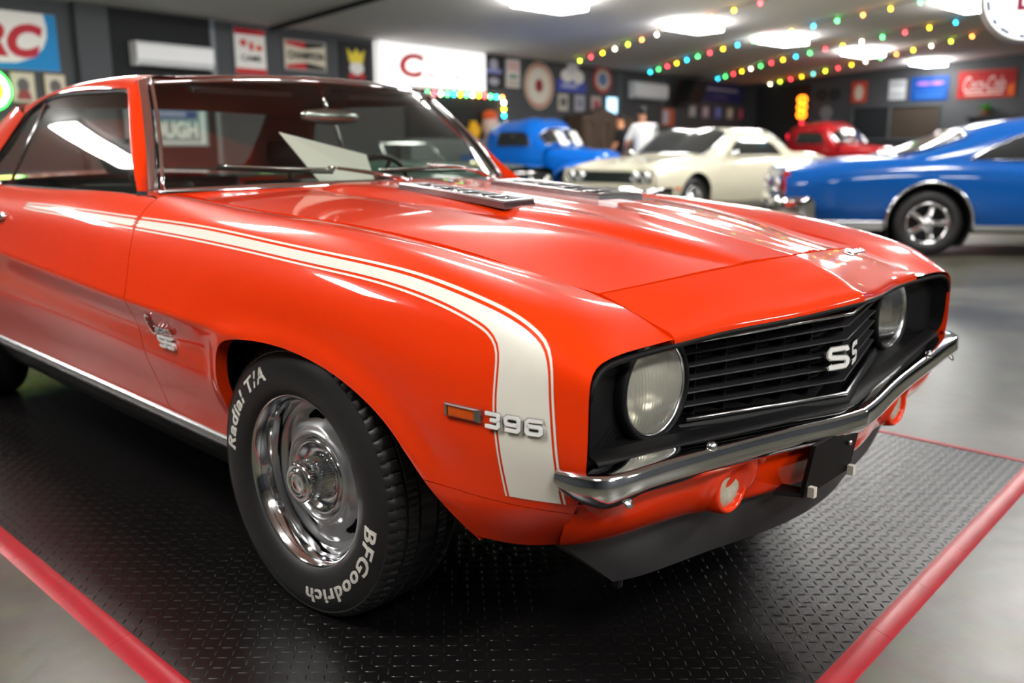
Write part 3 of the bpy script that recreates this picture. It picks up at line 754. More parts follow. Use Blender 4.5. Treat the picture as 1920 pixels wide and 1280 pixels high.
# ------------------------------------------------------------------ wheels
def wheel(cx, side, steer, name, detail=True):
    """side -1: passenger (outboard = -y). Built in wheel space: o outboard, phi clockwise from top seen from outside."""
    cz, tw = .3148, .757
    ca, sa = math.cos(steer), math.sin(steer)
    def fn(o, r, a):
        x = r * math.sin(a); y = side * o; z = r * math.cos(a)
        if side > 0: x = x
        X = x * ca - y * sa; Y = x * sa + y * ca
        return (cx + X, side * tw + Y, max(cz + z, .0012))
    prof = [(.078,.192),(.089,.199),(.098,.207),(.105,.222),(.1095,.243),(.1100,.262),(.1065,.281),(.0995,.298),(.0965,.303),(.0975,.306),(.094,.312),(.089,.3165),(.082,.3205),(.070,.3235),(.064,.3240),(.062,.3185),(.058,.3185),(.056,.3245),(.030,.326),(.028,.3205),(.024,.3205),(.022,.326),(0,.3265)]
    prof = prof + [(-o, r) for o, r in prof[:-1][::-1]]
    N = 390; V = []; F = []; L = len(prof)
    for i, (o, r) in enumerate(prof):
        ao = abs(o)
        for k in range(N):
            rr = r; a = 2 * PI * k / N
            if .085 <= ao <= .0945 and r > .31: ph = k % 5; rr = r - (.0045 if ph == 0 else 0)
            elif .064 <= ao < .085 and r > .31: ph = (k + (1 if o > 0 else 0)) % 5; rr = r - (.0045 if ph == 0 else 0)
            elif ao < .057 and r > .321: ph = (k * 1 + int(o * 90)) % 6; rr = r - (.003 if ph == 0 else 0)
            V.append(fn(o, rr, a))
    for i in range(L - 1):
        F += [(i * N + k, i * N + (k + 1) % N, (i + 1) * N + (k + 1) % N, (i + 1) * N + k) for k in range(N)]
    if side < 0: F = [q[::-1] for q in F]
    tyre = autosmooth(obj(name, V, F, 'rubber', CAR), .5)
    # thin raised bead circle on the sidewall
    if detail:
        so, sr = zip(*[(o, r) for o, r in prof[:10]])
        def wall(r): return float(np.interp(r, sr, so))
        for txt, a0, a1 in (('Radial T/A', -84, -22), ('BFGoodrich', 97, 176)):
            v, f = text_mesh(txt, 1.0, 0, .022, .12, res=3, space=1.12)
            x0 = min(p[0] for p in v); x1 = max(p[0] for p in v); h = .72
            W_ = []
            for z in (0, 1):
                for x, y, _ in v:
                    a = math.radians(a0 + (a1 - a0) * (x - x0) / (x1 - x0)); r = .2475 + .034 * y / h
                    W_.append(fn(wall(r) + (.0016 if z == 0 else -.001), r, a))
            n = len(v); FF = [q if side > 0 else q for q in f]
            edges = {}
            for q in f:
                for i in range(len(q)):
                    e = (q[i], q[(i + 1) % len(q)]); k = tuple(sorted(e)); edges.setdefault(k, []).append(e)
            FF = FF + [(e[0][0], e[0][1], e[0][1] + n, e[0][0] + n) for e in edges.values() if len(e) == 1]
            sub('lettering', W_, FF, 'white_letter', tyre, smooth=False)
    # trim ring
    b = MB(); b.lathe([(.080,.197),(.086,.2075),(.090,.2085),(.0935,.206),(.0935,.202),(.089,.197),(.077,.190),(.060,.183),(.044,.178),(.034,.176)], fn, 96)
    ring = b.build('trim_ring', 'chrome', CAR, True)
    # five-slot rally disc
    nr, na = 44, 240; G = []
    rs = np.linspace(.178, .078, nr)
    def base(r): return float(np.interp(r, [.078,.086,.093,.099,.105,.111,.118,.130,.146,.162,.178], [.026,.030,.042,.051,.054,.051,.044,.040,.034,.026,.030]))
    V = []; F = []; hole = {}
    for i, r in enumerate(rs):
        for k in range(na):
            a = 2 * PI * k / na; d = ((a - math.radians(28)) / (2 * PI / 5)) % 1 - .5; d *= 2 * PI / 5
            u = d / .25; q = (r - .146 + .005 * u * u) / .0115; e2 = u * u + q * q
            e4 = (d / .40) ** 2 + ((r - .146) / .026) ** 2
            o = base(r) - .012 * math.exp(-e4 * 1.2) + .006 * math.exp(-((abs(d) - .60) / .24) ** 2) * math.exp(-((r - .140) / .03) ** 2)
            V.append(fn(o, r, a)); hole[(i, k)] = e2 < 1
    for i in range(nr - 1):
        for k in range(na):
            c = [(i, k), (i, (k + 1) % na), (i + 1, (k + 1) % na), (i + 1, k)]
            if not all(hole[x] for x in c): F.append(tuple(x * na + y for x, y in c))
    disc = obj('wheel_disc', V, F, 'silver', CAR)
    b = MB(); b.lathe([(.078,.19),(.0,.185),(-.08,.185)], fn, 48); b.lathe([(.015,.18),(.010,.09),(.01,.02)], fn, 48); b.sub('brake_drum', 'flatblack', disc, True)
    # centre cap: flange, fluted barrel, stepped face
    b = MB(); b.lathe([(.034,.092),(.046,.091),(.051,.087),(.050,.082),(.040,.074),(.034,.064),(.034,.056),(.037,.052)], fn, 96); cap = b.build('centre_cap', 'chrome', CAR, True)
    nf = 84; V = []; F = []
    for i, (o, r) in enumerate(((.036,.053),(.042,.0528),(.090,.0485),(.096,.0475))):
        for k in range(nf * 2):
            rr = r - (.0032 if k % 4 in (0, 1) else 0) * (1 if 0 < i < 3 else .3); V.append(fn(o, rr, 2 * PI * k / (nf * 2)))
    N2 = nf * 2
    F = [(i * N2 + k, i * N2 + (k + 1) % N2, (i + 1) * N2 + (k + 1) % N2, (i + 1) * N2 + k) for i in range(3) for k in range(N2)]
    sub('fluted_barrel', V, F, 'chrome', cap, smooth=False)
    b = MB(); b.lathe([(.096,.0475),(.102,.046),(.105,.042),(.103,.038),(.1035,.034),(.107,.032),(.109,.028),(.107,.025),(.1055,.021),(.107,.015),(.1075,.0001)], fn, 64); b.sub('cap_face', 'chrome', cap, True)
    return tyre
wheel(0, -1, .0552, 'front_tire')
wheel(0, 1, .0552, 'front_tire', False)
wheel(-2.743, -1, 0, 'rear_tire', False)
wheel(-2.743, 1, 0, 'rear_tire', False)
# ------------------------------------------------------------------ stripe, emblems, marker lamp
OUTER = [(-1.62,.8790),(-1.56,.8805),(-1.3852,.8807),(-1.1,.8785),(-.7597,.8742),(-.3229,.8661),(-.0838,.8539),(.1161,.8427),(.2858,.8319),(.4081,.8197),(.5088,.8038),(.5891,.7875),(.6526,.7708),(.7027,.7500),(.7283,.7315),(.7445,.7036),(.7506,.6601),(.7555,.6062),(.7590,.5507),(.7610,.4660)]
INNER = [(-1.62,.8770),(-1.56,.8748),(-1.3422,.8711),(-1.06,.8650),(-.7361,.8573),(-.2996,.8455),(-.0644,.8350),(.1343,.8242),(.3041,.8140),(.4276,.8004),(.5144,.7852),(.5895,.7656),(.6264,.7500),(.6475,.7297),(.6565,.6843),(.6560,.6285),(.6590,.5768),(.6627,.5231),(.6678,.4630)]
PO = smooth_path(OUTER, 170); PIN = smooth_path(INNER, 170)
def off2(P, d):
    t = np.gradient(P, axis=0); t /= np.linalg.norm(t, axis=1)[:, None]
    return P + np.c_[-t[:, 1], t[:, 0]] * d
def decal(A, B, k, h=.0012):
    """Strip between two (x,z) polylines laid on the body side."""
    xz = np.concatenate([A * (1 - s) + B * s for s in np.linspace(0, 1, k)])
    uv = side_invert(xz); e = 1e-3
    P = side_pts(uv); Tu = side_pts(uv + [e, 0]) - P; Tv = side_pts(uv + [0, e]) - P
    n = np.cross(Tu, Tv); n /= np.linalg.norm(n, axis=1)[:, None]; n *= np.sign(n[:, 1:2] + 1e-9)
    return (P + n * h), uv
def decal_parts(name, A, B, k, m):
    P, uv = decal(A, B, k); n = len(A)
    U = uv[:, 0].reshape(k, n)
    for sgn, fen, door in ((-1, FENDER[0], DOOR[0]), (1, FENDER[1], DOOR[1])):
        for part, test in ((fen, lambda u: u > -.70 + GAP), (door, lambda u: u < -.70 - GAP)):
            F = []
            for i in range(k - 1):
                for j in range(n - 1):
                    if test(U[i, j]) and test(U[i, j + 1]): F.append((i * n + j, i * n + j + 1, (i + 1) * n + j + 1, (i + 1) * n + j))
            v, f = compact([(p[0], sgn * p[1], p[2]) for p in P], F)
            sub(name, v, f, m, part)
decal_parts('white_stripe', PO, PIN, 9, 'stripe')
decal_parts('pinstripe', off2(PO, .0042), off2(PO, .0080), 2, 'stripe')
decal_parts('pinstripe', off2(PIN, -.0042), off2(PIN, -.0080), 2, 'stripe')
_os = {}
def on_side(x, z, h=0.0):
    k = (round(x, 5), round(z, 5))
    if k not in _os: _os[k] = side_pts(side_invert([(x, z)]))[0]
    return _os[k]
def side_text(txt, x0, x1, z0, z1, depth, bold, m, name, parent, sgn=-1, shear=0.0, back=0.0):
    v, f = text_mesh(txt, 1.0, 0, bold, shear, res=4)
    a0 = min(p[0] for p in v); a1 = max(p[0] for p in v); b0 = min(p[1] for p in v); b1 = max(p[1] for p in v)
    # local frame of the fender at the middle of the lettering
    A = on_side(x0, (z0 + z1) / 2); B = on_side(x1, (z0 + z1) / 2); Cc = on_side((x0 + x1) / 2, z0); D = on_side((x0 + x1) / 2, z1)
    V = []
    for h in (depth, back):
        for p in v:
            s = (p[0] - a0) / (a1 - a0); t = (p[1] - b0) / (b1 - b0)
            w = A[1] * (1 - s) + B[1] * s + (D[1] - Cc[1]) * (t - .5) + h
            V.append((x0 + (x1 - x0) * s, sgn * w, z0 + (z1 - z0) * t))
    n = len(v); ed = {}
    for q in f:
        for i in range(len(q)):
            e = (q[i], q[(i + 1) % len(q)]); ed.setdefault(tuple(sorted(e)), []).append(e)
    F = list(f) + [(e[0][0], e[0][1], e[0][1] + n, e[0][0] + n) for e in ed.values() if len(e) == 1]
    return sub(name, V, F, m, parent, smooth=False)
def stroke(path, hw):
    """Flat ribbon outline (quads) along a polyline with mitred corners."""
    P = [np.array(p, float) for p in path]; L = []; Rr = []
    for i in range(len(P)):
        a = P[i] - P[i - 1] if i else P[1] - P[0]; c = P[i + 1] - P[i] if i < len(P) - 1 else a
        a = a / np.linalg.norm(a); c = c / np.linalg.norm(c); m = a + c; m = m / np.linalg.norm(m); nn = np.array([-m[1], m[0]]); q = hw / max(.45, abs(nn @ np.array([-a[1], a[0]])))
        L.append(P[i] + nn * q); Rr.append(P[i] - nn * q)
    return L, Rr
GLYPH = {'3': [[(.02,.90),(.80,.90),(.90,.80),(.90,.62),(.80,.52),(.35,.52)], [(.80,.52),(.90,.42),(.90,.20),(.80,.10),(.02,.10)]],
         '9': [[(.90,.45),(.20,.45),(.10,.55),(.10,.80),(.20,.90),(.80,.90),(.90,.80),(.90,.20),(.80,.10),(.06,.10)]],
         '6': [[(.10,.55),(.80,.55),(.90,.45),(.90,.20),(.80,.10),(.20,.10),(.10,.20),(.10,.80),(.20,.90),(.94,.90)]],
         'S': [[(.92,.78),(.86,.90),(.14,.90),(.06,.80),(.06,.62),(.14,.54),(.86,.46),(.94,.38),(.94,.20),(.86,.10),(.14,.10),(.08,.22)]]}
def ribbon_badge(ch, x0, x1, z0, z1, hw, h0, h1, m, name, part, sgn, lean=0.0):
    A = on_side(x0, (z0 + z1) / 2); B = on_side(x1, (z0 + z1) / 2); Cc = on_side((x0 + x1) / 2, z0); D = on_side((x0 + x1) / 2, z1)
    V = []; F = []
    for path in GLYPH[ch]:
        L, Rr = stroke(path, hw); n = len(L); b0 = len(V)
        for h in (h0, h1):
            for q in L + Rr:
                s_, t_ = q; w = A[1] + (B[1] - A[1]) * s_ + (D[1] - Cc[1]) * (t_ - .5) + h
                V.append((x0 + (x1 - x0) * s_ + lean * (t_ - .5) * (x1 - x0), sgn * w, z0 + (z1 - z0) * t_))
        o = 2 * n
        for i in range(n - 1):
            F += [(b0 + o + i, b0 + o + i + 1, b0 + o + n + i + 1, b0 + o + n + i), (b0 + i, b0 + i + 1, b0 + o + i + 1, b0 + o + i), (b0 + n + i, b0 + n + i + 1, b0 + o + n + i + 1, b0 + o + n + i)]
        F += [(b0, b0 + n, b0 + o + n, b0 + o), (b0 + n - 1, b0 + 2 * n - 1, b0 + o + 2 * n - 1, b0 + o + n - 1)]
    return sub(name, V, F, m, part, smooth=False)
for sgn, fen in ((-1, FENDER[0]), (1, FENDER[1])):
    fl = (lambda a, b: (a, b)) if sgn < 0 else (lambda a, b: (b, a))
    for k, ch in enumerate('396'):
        xs = [.637 + .0395 * k, .637 + .0395 * k + .031]
        if sgn > 0: xs = [.637 + .0395 * (2 - k) + .031, .637 + .0395 * (2 - k)]
        ribbon_badge(ch, xs[0], xs[1], .5885, .6170, .155, 0, .0065, 'chrome', 'engine_badge', fen, sgn)
        ribbon_badge(ch, xs[0], xs[1], .5885, .6170, .105, .0065, .0080, 'badge_white', 'engine_badge_face', fen, sgn)
    if sgn < 0:
        side_text('C', -.590, -.556, .586, .645, .009, -.012, 'chrome', 'script_badge', fen, sgn, .25)
        for k, ch in enumerate('amaro'): side_text(ch, -.557 + .0192 * k, -.557 + .0192 * k + .0172, .596, .616, .009, .0, 'chrome', 'script_badge', fen, sgn, .2)
        for k in (0, 1): ribbon_badge('S', -.560 + .043 * k, -.560 + .043 * k + .038, .556, .589, .12, 0, .009, 'badge_white', 'script_badge', fen, sgn)
    # amber side marker in its bright frame
    A = on_side(.541, .604); B = on_side(.627, .604)
    def mk(s, t, h): 
        return (A[0] + (B[0] - A[0]) * s, sgn * (A[1] + (B[1] - A[1]) * s + h), .6045 + t)
    b = MB(); o = .0130; i = .0095
    ring = [(0, -o), (1, -o), (1, o), (0, o)]; inn = [(.10, -i), (.84, -i), (.84, i), (.10, i)]
    V = [mk(s, t, 0) for s, t in ring] + [mk(s, t, .006) for s, t in [(.02, -o + .0012), (.98, -o + .0012), (.98, o - .0012), (.02, o - .0012)]] + [mk(s, t, .008) for s, t in inn] + [mk(s, t, .001) for s, t in inn]
    F = []
    for q in range(3): F += [(q * 4 + k, q * 4 + (k + 1) % 4, q * 4 + 4 + (k + 1) % 4, q * 4 + 4 + k) for k in range(4)]
    lamp = sub('side_marker', V, F, 'steel', fen, smooth=False)
    V = []; F = []; n = 26
    for k in range(n + 1):
        s = .10 + .74 * k / n; h = .003 + (.003 if k % 2 else 0); V += [mk(s, -i, h), mk(s, i, h)]
    F = [(2 * k, 2 * k + 2, 2 * k + 3, 2 * k + 1) for k in range(n)]
    sub('amber_lens', V, F, 'amber', fen, smooth=False)
    # door handle
    b = MB(); hx = -1.83; P = [on_side(x, .838) for x in np.linspace(hx - .09, hx + .09, 9)]
    b.tube([(p[0], sgn * (p[1] + .022 * math.sin(PI * k / 8) ** .5 + .003), p[2]) for k, p in enumerate(P)], [.009, .010, .011, .011, .012, .011, .011, .010, .009], 10)
    b.cyl((hx - .05, sgn * P[3][1], .838), (hx - .05, sgn * (P[3][1] + .02), .838), .012); b.cyl((hx + .06, sgn * P[6][1], .838), (hx + .06, sgn * (P[6][1] + .02), .838), .012)
    b.sub('door_handle', 'chrome', DOOR[0] if sgn < 0 else DOOR[1], True)
# SS badge: one letter on each face of the grille's V
for s in (-1, 1):
    V = []; F = []; path = GLYPH['S'][0]
    for hw, h0, h1, m_, nm in ((.135, .0, .006, 'chrome', 'grille_badge'), (.085, .006, .0075, 'badge_white', 'grille_badge_face')):
        L_, R_2 = stroke(path, hw); n = len(L_); V = []; F = []
        for h in (h0, h1):
            for q in L_ + R_2:
                w = (-.070 + .062 * q[0]) if s < 0 else (.008 + .062 * q[0]); V.append((grille_x(w) + .010 + h, w, .585 + .050 * q[1]))
        for i in range(n - 1): F += [(2 * n + i, 2 * n + i + 1, 3 * n + i + 1, 3 * n + i), (i, i + 1, 2 * n + i + 1, 2 * n + i), (n + i, n + i + 1, 3 * n + i + 1, 3 * n + i)]
        obj(nm, V, F, m_, CAR, False)
# emblem on the driver's side of the header panel
v, f = text_mesh('Camaro', .032, .003, .0, .25, res=3)
obj('header_badge', [(.735 + y * .85 - .0, .26 + x, .800 - y * .40 + z * .8 + .004) for x, y, z in v], f, 'chrome', CAR, False)

# ------------------------------------------------------------------ hood stacks
_HG = hood_pt(np.linspace(-.7, .69, 140), np.linspace(0, .65, 60))
def hood_z(x, w):
    col = np.array([np.interp(abs(w), r[:, 1], r[:, 2]) for r in _HG]); xx = np.array([np.interp(abs(w), r[:, 1], r[:, 0]) for r in _HG])
    return float(np.interp(x, xx, col))
for s in (-1, 1):
    X0, X1 = -.385, .062
    def P(x, t, h):                       # t 0 inner edge, 1 outer edge
        t2 = np.interp((x - X0) / (X1 - X0), [0, 1], [.0, 1]); w = .133 + t * (.115 + .040 * t2); return (x + .012 * t + .028 * t * t2, s * w, (hood_z(x, .14) * (1 - t) + (hood_z(x, .26) + .003) * t) + h)
    b = MB(); N = 16
    def ringpts(i, h): 
        xs = np.linspace(X0 + i, X1 - i, N); ti = i / .16
        return [P(x, ti, h) for x in xs] + [P(x, 1 - ti, h) for x in xs[::-1]]
    R = [ringpts(0, -.004), ringpts(.001, .012), ringpts(.006, .016), ringpts(.016, .016), ringpts(.019, .002)]
    R = [r + [r[0]] for r in R]
    b.grid(R); frame = autosmooth(b.build('hood_stack', 'steel', CAR), .6)
    b = MB(); xs = np.linspace(X0 + .017, X1 - .017, N); b.grid([[P(x, t, .003) for t in (.1, .5, .9)] for x in xs]); b.sub('inset', 'gloss_black', frame)
    for k in range(4):
        xa = X0 + .026 + k * .103
        b = MB(); R = []
        for dx, h in ((.0, .003), (.010, .010), (.016, .011), (.030, .008), (.050, .003)):
            R.append([P(xa + dx, t, h) for t in (.16, .3, .5, .7, .84)])
        b.grid(R); b.sub('intake_fin', 'gloss_black', frame, True)
        b = MB(); b.tube([P(xa + .013, t, .0135) for t in (.14, .5, .86)], .003, 6); b.sub('fin_lip', 'chrome', frame, True)
        b = MB(); b.tube([P(xa + .085, .12, .0145), P(xa + .060, .5, .0135), P(xa + .085, .88, .0145)], .0022, 6); b.sub('fin_lip', 'steel', frame, True)

# ------------------------------------------------------------------ glasshouse
def ws_pt(s, t, h=0.0):
    """Windshield: s -1..1 across, t 0 bottom .. 1 top."""
    a = abs(s); W0, W1 = .728, .595
    w = (W0 + (W1 - W0) * t) * s
    x0 = -.690 - .243 * a ** 2.2; x1 = -1.095 - .138 * a ** 2.2
    z0 = .957 - .016 * a ** 2; z1 = 1.300 - .024 * a ** 2
    return (x0 + (x1 - x0) * t + .018 * math.sin(PI * t) + h, w, z0 + (z1 - z0) * t + .012 * math.sin(PI * t) + h)
S = np.linspace(-1, 1, 41); T = np.linspace(0, 1, 17)
b = MB(); b.grid([[ws_pt(s, t) for t in T] for s in S]); WS = b.build('windshield', 'glass', CAR, True)
def trim(name, path, nrm, wd, m, part=None, hh=.006):
    """Flat bright moulding along a path; nrm(i) gives in-surface direction and normal."""
    b = MB(); R = []
    for i, p in enumerate(path):
        p = np.array(p); d, n = nrm(i); d = np.array(d); n = np.array(n)
        R.append([tuple(p - d * wd * .5 - n * .004), tuple(p - d * wd * .5 + n * hh * .5), tuple(p - d * wd * .2 + n * hh), tuple(p + d * wd * .25 + n * hh), tuple(p + d * wd * .5 + n * hh * .4), tuple(p + d * wd * .5 - n * .004)])
    b.grid(R)
    return b.sub(name, m, part, True) if part else b.build(name, m, CAR, True)
for s in (-1, 1):
    b = MB(); b.tube([tuple(np.array(ws_pt(s * .968, t)) + np.array([.006, 0, .004])) for t in np.linspace(0, 1, 12)], .0065, 8); b.sub('windshield_bead', 'chrome', WS, True)
    path = [ws_pt(s, t) for t in np.linspace(0, 1, 12)]
    trim('windshield_trim', path, lambda i, s=s: ((-.25, s * .85, 0.0), (.62, s * .38, .68)), .034, 'chrome', WS, .007)
path = [ws_pt(s, 1) for s in S]; trim('windshield_trim', path, lambda i: ((-.8, 0, .6), (.55, 0, .83)), .030, 'chrome', WS)
path = [ws_pt(s, -.01) for s in S]; trim('windshield_trim', path, lambda i: ((.6, 0, -.6), (.6, 0, .8)), .026, 'chrome', WS)
b = MB(); b.grid([[ws_pt(s, t, -.004) for t in (.97, .99)] for s in S])
# A pillars, drip rails
WINO = [(-.885,.792,.939),(-1.014,.746,1.03),(-1.131,.698,1.126),(-1.235,.650,1.222),(-1.275,.634,1.247),(-1.35,.630,1.256),(-1.677,.628,1.264),(-2.00,.632,1.256),(-2.10,.643,1.236),(-2.17,.662,1.20),(-2.24,.692,1.13),(-2.31,.728,1.055),(-2.38,.765,.985),(-2.42,.785,.945)]
WIN = smooth_path(WINO, 90)
for s in (-1, 1):
    b = MB(); R = []
    for t in np.linspace(0, 1, 20):
        k = t * 4; q = np.array(spline(range(5), np.array(WINO[:5]), [k])[0]); e = np.array(ws_pt(1, t)); e = e + np.array([-.004, .012, .0])
        mid = (q + e) / 2 + np.array([.012, .008, .004]); m2 = q * .8 + e * .2 + np.array([.006, .008, .0])
        inn = q + np.array([-.02, -.03, 0])
        R.append([(p[0], s * p[1], p[2]) for p in (inn, q, m2, mid, e)])
    b.grid(R); PIL = b.build('windshield_pillar', 'paint', CAR, True)
    b = MB(); b.grid([[(x - .022, y - s * .012, z - .01) for x, y, z in r[1:]] for r in R]); b.sub('pillar_trim', 'headliner', PIL, True)
# roof skin
RN = np.array([
 [(-1.112,0,1.306),(-1.128,.3,1.302),(-1.188,.52,1.292),(-1.235,.585,1.288),(-1.262,.612,1.272),(-1.275,.630,1.252)],
 [(-1.35,0,1.321),(-1.35,.3,1.317),(-1.36,.53,1.305),(-1.37,.592,1.296),(-1.38,.618,1.280),(-1.38,.628,1.260)],
 [(-1.65,0,1.325),(-1.65,.3,1.321),(-1.65,.53,1.308),(-1.65,.595,1.300),(-1.65,.620,1.286),(-1.66,.628,1.266)],
 [(-2.05,0,1.307),(-2.05,.3,1.303),(-2.04,.53,1.289),(-2.02,.598,1.280),(-2.01,.622,1.269),(-2.00,.632,1.258)],
 [(-2.46,0,1.268),(-2.46,.3,1.264),(-2.40,.53,1.254),(-2.31,.605,1.243),(-2.235,.643,1.226),(-2.172,.664,1.201)]])
RU = [-1.12, -1.35, -1.65, -2.05, -2.35]; RV = [0, .3, .53, .60, .63, .66]
G = net_eval(RN, [-u for u in RU], RV, np.linspace(1.12, 2.35, 70), np.linspace(0, .66, 40))
full = np.concatenate([G[:, ::-1] * [1, -1, 1], G[:, 1:]], axis=1)
b = MB(); b.grid(full.tolist()); b.build('roof_panel', 'paint', CAR, True)
b = MB(); b.grid([[(p[0], p[1] * .97, p[2] - .022) for p in r] for r in full[2:, ::2].tolist()]); b.build('headliner', 'headliner', CAR, True)
# sail panels
for s in (-1, 1):
    A = [np.array(p) for p in ((-2.172,.664,1.201),(-2.24,.697,1.13),(-2.31,.733,1.055),(-2.42,.797,.935))]
    B = [np.array(p) for p in ((-2.42,.56,1.250),(-2.62,.625,1.15),(-2.80,.67,1.045),(-3.0,.71,.950))]
    R = []
    for a_, b_ in zip(A, B): R.append([(lambda q: (q[0], s * q[1], q[2]))(a_ * (1 - t) + b_ * t + np.array([0, .040 * math.sin(PI * t), .012 * math.sin(PI * t)])) for t in np.linspace(0, 1, 9)])
    b = MB(); b.grid(R); sp = b.build('sail_panel', 'paint', CAR, True)
    b = MB(); b.grid([[(x, y - s * .022, z - .006) for x, y, z in r] for r in R]); b.sub('sail_trim', 'headliner', sp, True)
b = MB(); R = []
for t in np.linspace(0, 1, 9): R.append([(-2.43 - .38 * t - .10 * (1 - w * w) * t, w * (.56 + .09 * t), 1.262 - .290 * t - .03 * abs(w) ** 2 * (1 - t) + .02 * math.sin(PI * t)) for w in np.linspace(-1, 1, 15)])
b.grid(R); b.build('rear_window', 'glass', CAR, True)
# side glass with its dark seal at the top, vent of the quarter glass
for s in (-1, 1):
    xs = np.linspace(-2.418, -.89, 76); ox = np.array([p[0] for p in WIN]); oz = np.array([p[2] for p in WIN]); k = np.argsort(ox)
    zt = np.interp(xs, ox[k], oz[k]) - .003; R = []
    for t in np.linspace(0, 1, 10):
        R.append([(x, s * (.785 - .5 * (z - .932) - .004 + .010 * math.sin(PI * min(1, (z - .92) / .34))), z) for x, z in ((x, .922 + (q - .922) * t) for x, q in zip(xs, zt))])
    b = MB(); b.grid(R); SG = b.build('side_window', 'glass', CAR, True)
    b = MB(); b.tube([(p[0], s * (p[1] - .012), p[2] - .008) for p in WIN[22:]], .011, 6); b.sub('window_seal', 'rubber', SG, True)
    b = MB(); b.tube([(-2.06, s * .776, .94), (-2.03, s * .706, 1.09), (-2.0, s * .640, 1.235)], .006, 6); b.sub('glass_divider', 'steel', SG, True)
    b = MB(); b.tube([(x, s * .787, .931) for x in np.linspace(-2.4, -.90, 8)], .006, 6); b.sub('belt_moulding', 'rubber', SG, True)
    b = MB(); b.box((-.865, s * .770, .938), (.035, .05, .014), Matrix.Rotation(-s * .5, 3, 'Z')); autosmooth(b.build('pillar_foot', 'chrome', CAR))
    b = MB(); b.tube([(-2.10, s * .797, .938), (-2.24, s * .797, .945), (-2.40, s * .790, .965)], .009, 8); b.build('quarter_trim', 'chrome', CAR, True)
# cowl between hood and glass
b = MB(); R = []
for s_ in np.linspace(-1, 1, 41):
    p = np.array(ws_pt(s_, 0)); xh = -.60 - .19 * abs(s_) ** 1.6; zh = .955 - .036 * s_ * s_
    q = np.array([xh - .004, s_ * .70, zh - .012]); R.append([tuple(p + [-.01, 0, -.012]), tuple(p + [.02, 0, -.016]), tuple((p + q) / 2 + [0, 0, -.016]), tuple(q)])
b.grid(R); b.build('cowl_panel', 'paint', CAR, True)
# wipers
for pts, arm in (([(-.975,-.50,1.000),(-.90,-.40,.994),(-.84,-.30,.989),(-.79,-.19,.985)], [(-.80,-.21,.992),(-.755,-.12,.978),(-.70,-.02,.958),(-.665,.012,.948)]),
                 ([(-.765,-.03,.982),(-.752,.10,.985),(-.765,.24,.985),(-.80,.40,.980)], [(-.757,.17,.993),(-.745,.30,.984),(-.76,.42,.965),(-.755,.48,.945)])):
    b = MB(); b.tube([(x + .012, y, z + .010) for x, y, z in smooth_path(pts, 12)], .0055, 6); wp = b.build('wiper_blade', 'steel', CAR, True)
    b = MB(); b.tube([(x + .004, y, z) for x, y, z in smooth_path(pts, 12)], .004, 5); b.sub('wiper_rubber', 'rubber', wp, True)
    b = MB(); b.tube([(x + .016, y, z + .012) for x, y, z in smooth_path(arm, 10)], np.linspace(.0045, .009, 10).tolist(), 6); b.sub('wiper_arm', 'chrome', wp, True)
    e = np.array(arm[-1]); b = MB(); b.cyl(e + [.016, 0, -.01], e + [.016, 0, .022], .013, 14, .010); b.sub('wiper_pivot', 'chrome', wp, True)

# ------------------------------------------------------------------ cabin
b = MB(); R = []
for s_ in np.linspace(-1, 1, 21):
    p = np.array(ws_pt(s_ * .97, 0)); R.append([tuple(p + [.0, 0, -.02]), tuple(p + [-.18, 0, -.015]), (-1.10, p[1], .935), (-1.15, p[1], .90), (-1.13, p[1], .70), (-1.05, p[1], .50)])
b.grid(R); b.build('dashboard', 'vinyl', CAR, True)
b = MB(); b.box2((-3.0, -.70, .25), (-.9, .70, .30)); b.build('cabin_floor', 'vinyl', CAR)
for s in (-1, 1):
    b = MB(); b.box2((-2.25, s * .745 - .02, .32), (-.95, s * .745 + .02, .915)); b.build('door_card', 'vinyl', CAR)
def seat(x, y, w, name):
    b = MB()
    R = []
    for t, (dx, z, th) in zip(range(7), ((.0, .40, .10), (-.05, .55, .12), (-.09, .70, .12), (-.12, .82, .11), (-.14, .90, .09), (-.15, .925, .05), (-.155, .93, .01))):
        ww = w * (1 - .10 * (t / 6) ** 2)
        R.append([(x + dx + th * math.cos(a) * .6, y + ww * math.sin(a) * (1 if abs(math.sin(a)) < .99 else 1), z) for a in np.linspace(0, 2 * PI, 21)])
    b.grid(R); o = b.build(name, 'vinyl', CAR, True)
    b = MB(); b.box2((x - .02, y - w, .33), (x + .48, y + w, .45)); autosmooth(b.sub('seat_cushion', 'vinyl', o))
    return o
for s in (-1, 1):
    o = seat(-1.78, s * .36, .26, 'front_seat')
    b = MB(); R = []
    for z, k in ((.965, .2), (.975, .8), (1.02, 1), (1.07, 1), (1.10, .85), (1.105, .2)): R.append([(-1.94 + .045 * k * math.cos(a), s * .36 + .125 * k * math.sin(a), z) for a in np.linspace(0, 2 * PI, 17)])
    b.grid(R); b.cyl((-1.94, s * .36, .90), (-1.94, s * .36, .97), .012); b.sub('headrest', 'vinyl', o, True)
seat(-2.62, 0, .58, 'rear_seat')
# steering wheel
b = MB(); c = Vector((-1.33, .36, .86)); R_ = Matrix.Rotation(math.radians(-68), 3, 'Y')
b.tube([c + R_ @ Vector((.185 * math.cos(a), .185 * math.sin(a), 0)) for a in np.linspace(0, 2 * PI, 40, endpoint=False)], .011, 8, closed=True)
for a in (0.3, PI - .3, -PI / 2): b.tube([c - R_ @ Vector((0, 0, .03)), c + R_ @ Vector((.18 * math.cos(a), .18 * math.sin(a), 0))], .009, 6)
b.cyl(c - R_ @ Vector((0, 0, .05)), c + R_ @ Vector((0, 0, .0)), .05); b.cyl(c, (-1.05, .36, .76), .025)
b.build('steering_wheel', 'vinyl', CAR, True)
